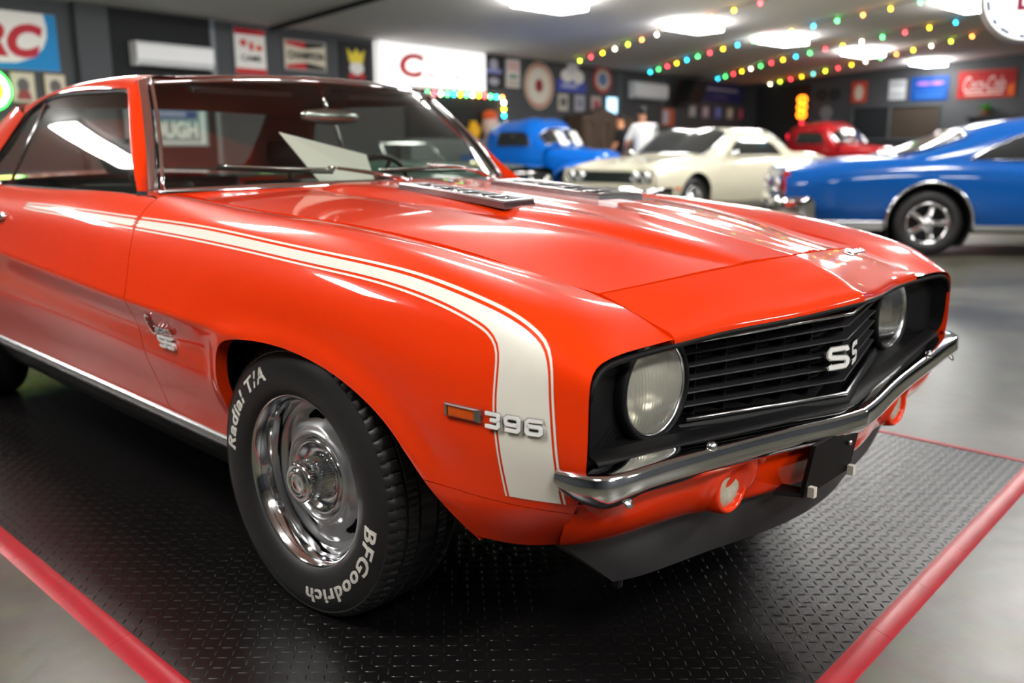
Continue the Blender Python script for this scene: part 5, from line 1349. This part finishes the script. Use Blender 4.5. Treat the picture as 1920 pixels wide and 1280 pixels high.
for r, c, e, w in ((.262, (.06, .8, .10), 6, .020), (.215, (.85, 1, .75), 6, .022)):
    b = MB(); b.tube([PA(-1.88 + r * math.sin(a), 1.90 + r * math.cos(a), .10) for a in np.linspace(0, 2 * PI, 40, endpoint=False)], w, 8, closed=True); b.build('neon_tube', cmat(c, .5, e), t, True)
b = MB(); b.lathe([(.085, .0001), (.085, .185)], lambda o, r, a: PA(-1.88 + r * math.sin(a), 1.90 + r * math.cos(a), o), 32); b.build('glowing_face', cmat((1, .72, .02), .5, 4), t)
def air_con(name, label, a0, a1, z0, z1):
    t = empty(name, PA((a0 + a1) / 2, z0, 0), label, 'air conditioner', 'wall air conditioners')
    b = MB(); prof = [(.03, z0), (.18, z0), (.245, z0 + .10), (.25, z1 - .05), (.20, z1), (.03, z1)]
    n = len(prof); b.add([PA(a0, z, o) for o, z in prof] + [PA(a1, z, o) for o, z in prof], [tuple(range(n)), tuple(range(2 * n - 1, n - 1, -1))] + [(i, n + i, n + (i + 1) % n, (i + 1) % n) for i in range(n)]); b.build('casing', 'whiteplastic', t)
    b = MB(); b.prism([(a0 + .06, z0 + .004), (a1 - .06, z0 + .004), (a1 - .06, z0 + .03), (a0 + .06, z0 + .03)], lambda a, z: PA(a, z, .20), lambda a, z: PA(a, z, .24)); b.build('vane', cmat((.35, .36, .38)), t)
air_con('air_conditioner', 'white wall air conditioner in the dark recess above the orange roof', .25, 1.60, 2.36, 2.72)
air_con('air_conditioner', 'white wall air conditioner above the person in the white shirt', 15.05, 16.95, 2.46, 2.92)
sign('cams_sign', 'tall cream sign with red bands above the orange windshield', PA, 2.16, 2.80, 2.36, 3.12, WHITE, [('rect', 2.16, 2.80, 3.02, 3.12, RED), ('rect', 2.16, 2.80, 2.36, 2.46, RED), ('disc', 2.34, 2.88, .07, .06, (.55, .05, .05)), ('disc', 2.50, 2.83, .05, .08, (.55, .08, .05)), ('disc', 2.66, 2.81, .07, .05, (.60, .10, .06)), ('text', 'CAMS', 2.27, 2.69, 2.58, 2.68, BLACK, .02, 0)], frame=(GREY, .018))
sign('spark_plug_sign', 'cream CHAMPION sign with red and black bow shape', PA, 3.20, 4.16, 2.50, 3.02, CREAM, [('poly', [(3.24, 3.0), (3.68, 3.0), (3.68, 2.88), (3.24, 2.94)], RED), ('poly', [(3.68, 3.0), (4.12, 3.0), (4.12, 2.94), (3.68, 2.88)], BLACK), ('poly', [(3.24, 2.52), (3.68, 2.52), (3.68, 2.64), (3.24, 2.58)], RED), ('poly', [(3.68, 2.52), (4.12, 2.52), (4.12, 2.58), (3.68, 2.64)], BLACK), ('text', 'CHAMPION', 3.27, 4.10, 2.69, 2.83, BLACK, .03, 0)], frame=(GREY, .02))
sign('black_banner', 'black wall banner with yellow and white emblem beside the white light box', PA, 4.50, 5.30, 2.36, 3.10, BLACK, [('disc', 4.92, 2.62, .18, .13, WHITE), ('poly', [(4.74, 2.72), (4.68, 2.98), (4.82, 2.88), (4.92, 2.99), (5.02, 2.88), (5.14, 2.98), (5.08, 2.72)], YEL), ('disc', 4.80, 2.47, .09, .06, RED), ('disc', 5.04, 2.47, .09, .06, RED)], cat='banner')
sign('light_box_sign', 'big bright white light box with a red script initial', PA, 5.40, 8.66, 2.34, 3.17, (1, 1, .98), [('text', 'C', 5.95, 6.66, 2.52, 3.0, (.60, .008, .02), .035, .12), ('text', 'arris', 6.75, 7.80, 2.54, 2.72, (.75, .20, .24), .0, 0, .5)], depth=.16, frame=(GREY, .02), base_m=cmat((.9, .89, .87), .5, 1.0))
sign('bow_sign', 'black sign with pale blue bar logo beside the light box', PA, 8.76, 9.46, 2.44, 3.16, BLACK, [('rect', 8.84, 9.38, 2.78, 2.88, (.25, .27, .60)), ('disc', 9.11, 2.98, .15, .13, (.40, .40, .50)), ('disc', 9.11, 2.60, .19, .09, (.35, .35, .42))])
sign('oil_sign', 'small upright white sign with red blotch near the round target sign', PA, 9.58, 10.08, 2.50, 3.13, WHITE, [('rect', 9.62, 10.04, 2.86, 3.08, (.62, .40, .40)), ('rect', 9.66, 10.0, 2.70, 2.80, (.15, .22, .18)), ('rect', 9.62, 10.04, 2.53, 2.66, (.45, .40, .35))])
sign('round_oil_sign', 'large round cream sign with red ring and dark red centre', PA, 10.27, 11.42, 2.05, 3.13, (.42, .10, .09), [('disc', 10.845, 2.59, .50, .46, CREAM), ('disc', 10.845, 2.59, .42, .40, (.60, .57, .50)), ('disc', 10.845, 2.59, .16, .16, (.22, .02, .03))] + [('text', 'MOTOR OIL'[k] if 'MOTOR OIL'[k] != ' ' else '.', 10.8, 10.9, 2.5, 2.6, RED, .0, 0) for k in ()], round_=True, frame=(CREAM, .02))
sign('cloud_sign', 'white cloud-topped sign with blue band below', PA, 11.62, 12.90, 2.50, 2.80, (.05, .07, .38), [('disc', 12.05, 2.90, .28, .16, WHITE), ('disc', 12.28, 3.08, .26, .18, (.58, .58, .62)), ('disc', 12.55, 2.88, .25, .17, WHITE), ('rect', 11.8, 12.5, 2.60, 2.70, (.35, .38, .60))])
sign('round_red_sign', 'round red and cream sign with blue centre', PA, 13.26, 14.16, 2.54, 3.24, (.42, .06, .07), [('disc', 13.71, 2.89, .33, .26, CREAM), ('disc', 13.71, 2.89, .22, .17, (.10, .16, .35))], round_=True)
for k, (a0, a1, c1, c2, e) in enumerate(((11.68, 12.09, (.45, .42, .38), (.10, .09, .08), 0), (12.42, 12.86, (.36, .36, .42), (.20, .20, .26), 0), (13.20, 13.64, (.48, .40, .38), (.40, .05, .08), 0), (13.98, 14.46, (.45, .75, 1.0), (.9, .97, 1.0), 2.2))):
    sign('small_poster', ['cream small poster, leftmost under the cloud sign', 'grey small poster, second of the row under the cloud sign', 'pink small poster, third of the row under the cloud sign', 'small glowing blue window sign at the end of the poster row'][k], PA, a0, a1, 2.03, 2.44, c1, [('disc', (a0 + a1) / 2, 2.24, .14, .12, c2, e)], cat='poster', es=e, group='row of small posters')
# speaker, banner, small pictures, tall door
t = empty('loudspeaker', PA(18.0, 2.42, .35), 'black loudspeaker hung below the ceiling beside the navy banner', 'loudspeaker')
b = MB(); b.prism([(17.35, 2.40), (18.25, 2.40), (18.80, 3.12), (17.90, 3.12)], lambda a, z: PA(a, z, .30), lambda a, z: PA(a, z, .66)); b.build('cabinet', 'flatblack', t)
b = MB(); b.prism([(17.43, 2.45), (18.20, 2.45), (18.71, 3.07), (17.95, 3.07)], lambda a, z: PA(a, z, .64), lambda a, z: PA(a, z, .675)); b.build('grille', 'black', t)
b = MB(); b.tube([PA(18.3, 3.10, .45), PA(18.3, 3.14, .25), PA(18.3, 3.14, .06)], .02, 6); b.build('bracket', 'black', t)
sign('navy_banner', 'navy blue banner with a pale line of lettering', PA, 19.25, 22.6, 2.56, 3.15, NAVY, [('rect', 19.7, 22.2, 2.92, 3.00, (.30, .30, .40)), ('rect', 20.4, 21.4, 2.70, 2.76, (.10, .10, .22))], cat='banner')
for k, (px, c) in enumerate(((18.75, (.35, .34, .33)), (19.65, (.40, .30, .38)), (20.55, (.14, .16, .45)), (21.45, (.40, .36, .30)), (22.4, (.42, .08, .12)), (23.05, (.20, .20, .22)))):
    sign('pennant', ['grey', 'pink', 'blue', 'tan', 'crimson', 'dark grey'][k] + ' hanging picture in the row below the navy banner', PA, px, px + .42, 2.05, 2.40, c, [('disc', px + .21, 2.24, .10, .10, tuple(min(1, q * 1.7) for q in c))], cat='picture', group='pictures below the navy banner')
sign('orange_poster', 'orange and white poster between the two air-side posts', PA, 17.0, 17.75, 1.75, 2.25, (.50, .10, .04), [('rect', 17.05, 17.40, 1.8, 2.2, (.45, .42, .50))], cat='poster')
t = empty('white_door', PA(24.4, 0, .0), 'narrow white door near the far corner', 'door')
b = MB(); b.prism([(23.85, 0), (25.0, 0), (25.0, 3.02), (23.85, 3.02)], lambda a, z: PA(a, z, .01), lambda a, z: PA(a, z, .07)); b.build('leaf', cmat((.50, .50, .56), .5), t)
for a in (24.15, 24.43, 24.71):
    b = MB(); b.prism([(a - .11, .2), (a + .11, .2), (a + .11, 2.85), (a - .11, 2.85)], lambda q, z: PA(q, z, .07), lambda q, z: PA(q, z, .08)); b.build('panel', cmat((.44, .44, .50), .5), t)
b = MB(); b.cyl(PA(24.95, 1.05, .08), PA(24.95, 1.05, .14), .03, 10); b.build('knob', 'steel', t, True)
b = MB(); b.prism([(25.05, 0), (26.2, 0), (26.2, 3.2), (25.05, 3.2)], lambda a, z: PA(a, z, .005), lambda a, z: PA(a, z, .03)); struct(b.build('wall_corner_panel', 'blackwall'))
for a in (14.60, 17.0):
    b = MB(); b.prism([(a - .03, 0), (a + .03, 0), (a + .03, 3.2), (a - .03, 3.2)], lambda q, z: PA(q, z, .0), lambda q, z: PA(q, z, .03)); o = b.build('trim_%d' % (3 if a < 15 else 4), cmat((.12, .13, .14), .5)); struct(o)
# bar hatch framed by bulbs, things behind its counter
b = MB(); b.prism([(6.2, 1.28), (9.36, 1.28), (9.36, 2.24), (6.2, 2.24)], lambda a, z: PA(a, z, .004), lambda a, z: PA(a, z, .012)); struct(b.build('window_1', 'blackwall'))
t = empty('bar_counter', PA(7.8, FZ, .2), 'grey bar counter under the bulb-framed hatch', 'counter')
b = MB(); b.prism([(6.0, FZ), (9.8, FZ), (9.8, 1.22), (6.0, 1.22)], lambda a, z: PA(a, z, .06), lambda a, z: PA(a, z, .38)); b.build('front', cmat((.16, .18, .18), .5), t)
b = MB(); b.prism([(5.95, 1.22), (9.85, 1.22), (9.85, 1.28), (5.95, 1.28)], lambda a, z: PA(a, z, .04), lambda a, z: PA(a, z, .42)); b.build('worktop', cmat((.24, .25, .26), .35), t)
t = empty('orange_jar', PA(8.72, 1.28, .23), 'orange and white jar on the bar counter', 'jar')
b = MB(); b.lathe([(0, .0001), (0, .16), (.30, .19), (.45, .17), (.52, .10), (.53, .0001)], lambda o, r, a: tuple(Vector(PA(8.72, 1.28 + o, .23)) + Vector((r * math.sin(a), r * math.cos(a), 0))), 24); b.build('body', cmat((.62, .45, .40), .3), t, True)
b = MB(); b.lathe([(.46, .18), (.60, .17), (.66, .06), (.67, .0001)], lambda o, r, a: tuple(Vector(PA(8.72, 1.28 + o, .23)) + Vector((r * math.sin(a), r * math.cos(a), 0))), 24); b.build('lid', cmat((.60, .09, .02), .4), t, True)
t = empty('yellow_jug', PA(8.12, 1.28, .23), 'yellow jug with a handle on the bar counter', 'jug')
def yj(o, r, a): return tuple(Vector(PA(8.12, 1.28 + o, .23)) + Vector((r * math.sin(a), r * math.cos(a), 0)))
b = MB(); b.lathe([(0, .0001), (0, .11), (.10, .15), (.24, .14), (.32, .09), (.38, .085), (.40, .10), (.385, .07)], yj, 24); b.build('body', cmat((.70, .36, .01), .4), t, True)
b = MB(); b.tube([PA(8.25, 1.60, .23), PA(8.36, 1.58, .23), PA(8.38, 1.48, .23), PA(8.27, 1.40, .23)], .018, 8); b.build('handle', cmat((.70, .36, .01), .4), t, True)
# carved wooden cabinet
t = empty('carved_cabinet', PA(13.3, FZ, .3), 'tall carved brown wooden cabinet behind the blue pickup', 'cabinet')
M['wood'] = mat('brown_wood', (.075, .045, .030), .5, noise=.3, nscale=12)
b = MB(); b.prism([(12.0, FZ), (14.55, FZ), (14.55, 1.92), (12.0, 1.92)], lambda a, z: PA(a, z, .05), lambda a, z: PA(a, z, .55)); b.build('body', 'wood', t)
b = MB(); b.prism([(12.55, 1.92), (13.55, 1.92), (13.55, 2.02), (13.3, 2.06), (13.05, 2.16), (12.8, 2.06), (12.55, 2.02)], lambda a, z: PA(a, z, .3), lambda a, z: PA(a, z, .5)); b.build('crest', 'wood', t)
for a in (12.35, 13.05, 13.75, 14.3):
    pts = [(a - .24, 1.0), (a + .24, 1.0), (a + .24, 1.55)] + [(a + .24 * math.cos(q), 1.55 + .24 * math.sin(q)) for q in np.linspace(0, PI, 10)[1:-1]] + [(a - .24, 1.55)]
    b = MB(); b.tube([PA(x, z, .57) for x, z in pts], .03, 6, closed=True); b.build('arch_moulding', cmat((.14, .09, .06), .5), t, True)
# TOUGH sign seen through the cabin
sign('tough_sign', 'blue and white TOUGH sign seen through the windows of the orange coupe', PA, .05, 1.50, 1.14, 1.72, (.20, .30, .32), [('rect', .10, 1.30, 1.58, 1.70, (.03, .06, .22)), ('text', 'TOUGH', .28, 1.30, 1.27, 1.53, (.80, .85, .82), .035, 0), ('rect', 1.36, 1.44, 1.17, 1.70, (.70, .75, .75)), ('rect', .10, 1.36, 1.17, 1.22, (.55, .60, .62)), ('rect', .45, 1.1, 1.62, 1.67, (.40, .45, .60))], off=.05)
# back wall
b = MB(); b.box2((-14.6, 26.44, FZ), (-13.1, 26.5, 3.1)); struct(b.build('door_1', 'blackwall'))
t = empty('neon_column', PB(-12.9, 1.25, 0), 'orange and red neon column sign on the back wall', 'neon sign')
b = MB(); b.box2((-13.10, 26.40, 1.2), (-12.70, 26.49, 3.1)); b.build('board', cmat((.03, .012, .01), .6), t)
for k in range(3):
    b = MB(); b.tube([PB(-12.9 + .13 * math.cos(a), 2.62 - .24 * k + .10 * math.sin(a), .13) for a in np.linspace(0, 2 * PI, 24, endpoint=False)], .034, 8, closed=True); b.build('neon_ring', cmat((1, .22, .01), .5, 7), t, True)
b = MB(); b.tube([PB(-12.88, 1.95, .13), PB(-12.88, 1.65, .13)], .05, 8); b.build('neon_bar', cmat((.9, .02, .06), .5, 3), t, True)
b = MB(); b.box2((-13.10, 26.36, 1.36), (-12.66, 26.40, 1.56)); b.build('neon_plate', cmat((1, .42, .02), .5, 8), t)
b = MB(); b.box2((-13.38, 26.38, 1.36), (-13.16, 26.42, 1.52)); b.build('neon_cap', cmat((.9, .02, .05), .5, 3), t)
sign('grey_emblem', 'pale grey cross-shaped emblem on the dark back wall', PB, -12.22, -11.98, 1.20, 2.36, (.16, .17, .19), [('rect', -12.5, -11.7, 1.72, 1.92, (.20, .21, .23)), ('disc', -12.1, 2.18, .22, .22, (.18, .19, .21))], cat='emblem')
sign('red_poster', 'red and cream poster on the back wall above the red pickup', PB, -11.30, -10.82, 2.46, 3.10, (.45, .05, .03), [('disc', -11.06, 2.76, .14, .24, CREAM)], cat='poster')
sign('white_notice', 'white notice with grey lines on the back wall', PB, -10.12, -9.62, 2.50, 3.08, (.45, .47, .50), [('rect', -10.08, -9.66, 2.92, 2.97, (.20, .22, .25)), ('rect', -10.08, -9.66, 2.78, 2.82, (.62, .64, .66)), ('rect', -10.08, -9.66, 2.62, 2.67, (.25, .27, .3))], cat='notice')
sign('blue_sign', 'wide blue sign on the back wall left of the red cola sign', PB, -9.46, -8.38, 2.44, 3.13, (.003, .045, .22), [('rect', -9.3, -8.5, 2.52, 2.60, (.02, .10, .32)), ('disc', -9.1, 2.93, .20, .05, (.25, .10, .35)), ('disc', -8.7, 2.93, .20, .05, (.25, .10, .35)), ('rect', -9.35, -8.45, 2.66, 2.71, (.015, .08, .30))])
sign('red_cola_sign', 'red sign with white Coca-Cola script on the back wall', PB, -8.12, -6.58, 2.47, 3.20, (.25, .005, .006), [('text', 'Coca-Cola', -7.95, -6.85, 2.62, 3.05, (.52, .42, .41), .0, .35), ('rect', -7.9, -6.9, 2.54, 2.58, (.60, .45, .42)), ('poly', [(-6.75, 2.5), (-6.6, 2.5), (-6.6, 2.85), (-6.78, 2.75)], (.55, .10, .01))], frame=((.45, .05, .03), .02))
for k, (a0, a1) in enumerate(((-11.2, -10.05), (-10.0, -8.55))):
    b = MB(); b.box2((a0, 26.46, 1.32), (a1, 26.50, 2.30)); o = struct(b.build('window_%d' % (k + 2), cmat(((.02, .022, .024), (.05, .04, .032))[k], .2)))
    b = MB(); b.tube([PB(a0, 1.32, .05), PB(a1, 1.32, .05), PB(a1, 2.30, .05), PB(a0, 2.30, .05)], .035, 6, closed=True); q = b.build('window_frame', cmat((.07, .08, .09), .5)); q.parent = o
for k, (x, y0, m_) in enumerate(((-12.3, 0, 0), (-11.85, 0, 0))):
    sign('round_clock', ['dark round wall disc, nearer the neon column', 'dark round wall disc, nearer the red poster'][k], PB, x - .17, x + .17, 2.58, 2.92, (.012, .012, .014), [('disc', x, 2.75, .10, .10, (.04, .04, .045))], round_=True, cat='disc', group='dark discs on the back wall')
# leafy plant on a shelf
t = empty('shelf_plant', PB(-7.1, 1.95, .2), 'bright green leafy plant on a shelf above the blue coupe roof', 'plant')
b = MB(); b.box2((-7.8, 26.2, 1.90), (-6.4, 26.5, 1.95)); b.build('shelf', cmat((.05, .05, .055), .5), t)
b = MB(); b.lathe([(0, .0001), (0, .10), (.14, .13)], lambda o, r, a: (-7.25 + r * math.sin(a), 26.32 + r * math.cos(a), 1.95 + o), 16); b.build('pot', cmat((.25, .10, .05), .6), t, True)
rng = random.Random(3)
for k in range(26):
    a = rng.uniform(0, 2 * PI); l = rng.uniform(.18, .36); e = rng.uniform(.1, 1.1); c = Vector((-7.25, 26.32, 2.08)); d = Vector((math.cos(a) * math.cos(e), math.sin(a) * math.cos(e) * .4, math.sin(e))); s_ = d.cross(Vector((0, 0, 1))).normalized() * .05
    b = MB(); b.add([c, c + d * l * .5 + s_, c + d * l - Vector((0, 0, .04)), c + d * l * .5 - s_], [(0, 1, 2, 3)]); b.build('leaf', cmat((.06, .32, .01), .4), t)
# round sign hanging near the camera, top right
c = Vector((-.30, 5.12, 2.05)); view = Vector((CAM_POS[0] - c.x, CAM_POS[1] - c.y, 0)).normalized(); view = Matrix.Rotation(.12, 3, 'Z') @ view; sx = Vector((0, 0, 1)).cross(view).normalized()
t = empty('hanging_round_sign', (c.x, c.y, c.z - .31), 'round white illuminated sign with blue dashes hanging at the top right corner', 'sign')
def hp(o, r, a): return tuple(c + view * o + sx * r * math.sin(a) + Vector((0, 0, 1)) * r * math.cos(a))
b = MB(); b.lathe([(-.055, .0001), (-.055, .288), (-.04, .305), (.04, .305), (.055, .295), (.055, .285)], hp, 56); b.build('rim', cmat((.45, .43, .40), .4), t, True)
b = MB(); b.lathe([(.054, .286), (.054, .0001)], hp, 56); b.build('face', cmat((.93, .98, 1), .4, 1.6), t)
for k in range(16):
    a0 = 2 * PI * k / 16 + .05; a1 = a0 + (.26 if k % 2 else .16)
    b = MB(); b.grid([[hp(.058, r, a) for r in (.252, .272)] for a in np.linspace(a0, a1, 6)]); b.build('blue_dash', cmat((.01, .07, .22), .5), t)
v, f = text_mesh('D', .26, 0, .004, 0); obj('red_letter', [tuple(c + view * .060 + sx * (x - .10) + Vector((0, 0, 1)) * (y - .09)) for x, y, z in v], f, cmat((.70, .08, .16), .5), t, False)
b = MB(); b.cyl(c + Vector((0, 0, .30)), (c.x, c.y, ceil_z(c.x, c.y)), .012, 8); b.build('hanger_rod', 'steel', t, True)

# ------------------------------------------------------------------ strings of coloured bulbs
BC = {'y': (1, .62, .02), 'r': (1, .05, .07), 'g': (.08, .85, .18), 'c': (.02, .55, .85), 'w': (1, .90, .62), 'o': (1, .30, .06), 'l': (.65, .85, .04), 't': (.12, .55, .50)}
for k_, c_ in BC.items(): M['bulb_' + k_] = mat('bulb_' + k_, c_, .3, emit=c_, es=26.0)
def bulb_mesh(k):
    b = MB(); b.lathe([(0, .008), (.004, .014), (.020, .021), (.036, .018), (.048, .008), (.052, .0001)], lambda o, r, a: (r * math.sin(a), r * math.cos(a), -o), 10)
    me = bpy.data.meshes.new('bulb'); me.from_pydata(b.v, [], b.f); me.materials.append(M['bulb_' + k]); me.polygons.foreach_set('use_smooth', [True] * len(me.polygons)); me.update(); return me
BM_ = {k_: bulb_mesh(k_) for k_ in BC}
def light_string(name, label, pts, cols, n, sc=1.0, sag=.03):
    P = smooth_path(pts, n); t = empty(name, tuple(P[0]), label, 'string lights', 'strings of coloured bulbs'); inv = root_inverse(t)
    b = MB(); b.tube([tuple(p + np.array([0, 0, .03])) for p in smooth_path(pts, n * 2)], .008, 5); b.build('cable', 'black', t, True)
    for i, p in enumerate(P):
        o = bpy.data.objects.new('bulb', BM_[cols[i % len(cols)]]); COL.objects.link(o); o.parent = t; o.matrix_parent_inverse = inv @ Matrix.Translation(Vector(p)) @ Matrix.Scale(sc, 4)
def cz(x, y): return (x, y, ceil_z(x, y) - .07)
light_string('light_string', 'string of coloured bulbs nearest the light box, leftmost on the ceiling', [cz(-13.0, 15.3), cz(-9.9, 13.75), cz(-6.86, 12.39), cz(-5.2, 11.9)], 'lrywlowwgoyrg', 14, 1.0)
light_string('light_string', 'second string of coloured ceiling bulbs from the light box', [cz(-13.7, 19.1), cz(-8.43, 16.03), cz(-5.27, 14.86), cz(-3.6, 14.3)], 'cgrycgrycgrycgoygr', 19)
light_string('light_string', 'third string of coloured ceiling bulbs from the light box', [cz(-13.85, 22.76), cz(-8.56, 19.18), cz(-4.98, 17.7), cz(-3.5, 17.2)], 'cgrywgrycgrywgrycgr', 20)
light_string('light_string', 'farthest string of coloured ceiling bulbs, ending at the corner', [cz(-14.0, 26.2), cz(-9.35, 22.9), cz(-5.74, 20.34), cz(-4, 19.2)], 'wlrytlrywgoywlory', 18)
light_string('light_string', 'string of big coloured bulbs framing the bar hatch', [PA(6.6, 2.27, .10), PA(7.6, 2.28, .10), PA(8.6, 2.29, .10), PA(9.32, 2.28, .10)], 'rgrwgcygwyrgco', 14, 1.45)
light_string('light_string', 'short upright string of bulbs at the bar hatch corner', [PA(9.38, 2.17, .10), PA(9.38, 2.02, .10), PA(9.39, 1.88, .10)], 'wyc', 3, 1.6)
# ------------------------------------------------------------------ two visitors behind the cream car
def person(name, label, loc, rz, H, shirt, pants, skin, hair, lean=0.0, arm=0.0, puff=0.0):
    k = H / 1.80
    J = {'pelvis': (0, 0, .95), 'chest0': (.0, 0, 1.12), 'chest': (.02 + lean * .3, 0, 1.32), 'neck': (.03 + lean * .6, 0, 1.50), 'head0': (.05 + lean * .8, 0, 1.60), 'head': (.06 + lean * .9, 0, 1.70), 'crown': (.05 + lean * .9, 0, 1.77)}
    E_ = [('pelvis', 'chest0'), ('chest0', 'chest'), ('chest', 'neck'), ('neck', 'head0'), ('head0', 'head'), ('head', 'crown')]
    Rr = {'pelvis': (.16, .12), 'chest0': (.155 + puff * .5, .11 + puff * .5), 'chest': (.19 + puff * .5, .125 + puff * .4), 'neck': (.062, .062), 'head0': (.07, .085), 'head': (.077, .098), 'crown': (.055, .07)}
    for s, n in ((1, 'L'), (-1, 'R')):
        J.update({'sh' + n: (.0 + lean * .4, s * .20, 1.44), 'el' + n: (.02 + arm * .15 + lean * .4, s * .27, 1.16), 'wr' + n: (.12 + arm * .3 + lean * .3, s * .24, .93 + arm * .12), 'ha' + n: (.15 + arm * .36 + lean * .3, s * .225, .85 + arm * .14), 'hip' + n: (0, s * .10, .88), 'kn' + n: (.03, s * .11, .50), 'an' + n: (-.01, s * .11, .09), 'toe' + n: (.15, s * .13, .04)})
        E_ += [('chest', 'sh' + n), ('sh' + n, 'el' + n), ('el' + n, 'wr' + n), ('wr' + n, 'ha' + n), ('pelvis', 'hip' + n), ('hip' + n, 'kn' + n), ('kn' + n, 'an' + n), ('an' + n, 'toe' + n)]
        Rr.update({'sh' + n: (.07, .07), 'el' + n: (.05 + puff * .3, .05 + puff * .3), 'wr' + n: (.032, .032), 'ha' + n: (.03, .04), 'hip' + n: (.10, .10), 'kn' + n: (.065, .065), 'an' + n: (.042, .042), 'toe' + n: (.035, .05)})
        for q, (dx, dy, L) in enumerate(((.0, -.03, .07), (.01, -.012, .085), (.01, .008, .08), (.0, .026, .065), (.045, -.035, .05))):
            hx = J['ha' + n]; nm = 'f%d%s' % (q, n); J[nm] = (hx[0] + dx + .02, hx[1] + dy * s, hx[2] - L); Rr[nm] = (.010, .010); E_.append(('ha' + n, nm))
    names = list(J); me = bpy.data.meshes.new(name); me.from_pydata([tuple(c * k for c in J[n]) for n in names], [(names.index(a), names.index(b_)) for a, b_ in E_], [])
    o = bpy.data.objects.new(name, me); COL.objects.link(o)
    o.modifiers.new('skin', 'SKIN'); o.modifiers.new('sub', 'SUBSURF').levels = 2
    for i, n in enumerate(names): me.skin_vertices[0].data[i].radius = tuple(r * k for r in Rr[n])
    me.skin_vertices[0].data[0].use_root = True
    dg = bpy.context.evaluated_depsgraph_get(); m2 = bpy.data.meshes.new_from_object(o.evaluated_get(dg)); bpy.data.objects.remove(o)
    o = bpy.data.objects.new(name, m2); COL.objects.link(o)
    m2.materials.clear()
    for m_ in (skin, shirt, pants, cmat((.02, .02, .02), .5)): m2.materials.append(m_)
    for p in m2.polygons:
        c = p.center / k; r = abs(c.y)
        if c.z > 1.50: i = 0
        elif c.z > .94 and not (r > .21 and c.z < 1.20): i = 1
        elif r > .185 and c.z > .70: i = 0
        elif c.z < .10: i = 3
        else: i = 2
        p.material_index = i; p.use_smooth = True
    o.location = loc; o.rotation_euler = (0, 0, rz); tag(o, label, 'person')
    hx, hz = J['head'][0] * k, J['head'][2] * k
    b = MB(); R = []
    for t in np.linspace(0, 1, 8): 
        R.append([(hx - .012 + .10 * k * math.sin(t * 1.9) * math.cos(a) * (1 if math.cos(a) < .2 else .75), .088 * k * math.sin(t * 1.9) * math.sin(a), hz + .005 + .115 * k * math.cos(t * 1.9)) for a in np.linspace(0, 2 * PI, 20)])
    b.grid(R); q = b.build('hair', hair, None, True); q.parent = o
    for s in (1, -1):
        b = MB(); b.lathe([(-.008, .0001), (0, .012), (.008, .0001)], lambda oo, r, a, s=s: (hx + .088 * k + oo, s * .032 * k + r * math.sin(a), hz - .005 + r * math.cos(a)), 10); q = b.build('eye', cmat((.05, .04, .03), .3), None, True); q.parent = o
        b = MB(); b.lathe([(-.01, .0001), (0, .028), (.012, .02), (.012, .0001)], lambda oo, r, a, s=s: (hx + .0 + r * math.sin(a) * .6, s * (.078 * k + oo), hz - .02 + r * math.cos(a)), 12); q = b.build('ear', skin, None, True); q.parent = o
    b = MB(); b.add([(hx + .085 * k, .012, hz - .045), (hx + .085 * k, -.012, hz - .045), (hx + .112 * k, 0, hz - .043), (hx + .088 * k, 0, hz + .0)], [(0, 1, 2), (0, 2, 3), (1, 3, 2)]); q = b.build('nose', skin, None, True); q.parent = o
    b = MB(); b.box((hx + .083 * k, 0, hz - .068), (.01, .045, .008)); q = b.build('mouth', cmat((.35, .10, .09), .5), None); q.parent = o
    return o
SK = cmat((.45, .22, .14), .5); SK2 = cmat((.55, .24, .12), .5)
person('person', 'person in a loose white shirt with dark hair, seen from behind', (-8.95, 12.50, FZ), math.radians(150), 1.86, cmat((.72, .73, .75), .8), cmat((.03, .03, .04), .8), SK, cmat((.012, .010, .010), .6), .10, .6, .09)
person('person', 'person in black clothes standing beside the white shirt', (-10.55, 13.85, FZ), math.radians(200), 1.82, cmat((.008, .008, .009), .8), cmat((.010, .010, .012), .8), SK2, cmat((.012, .010, .010), .6), .0, .2)
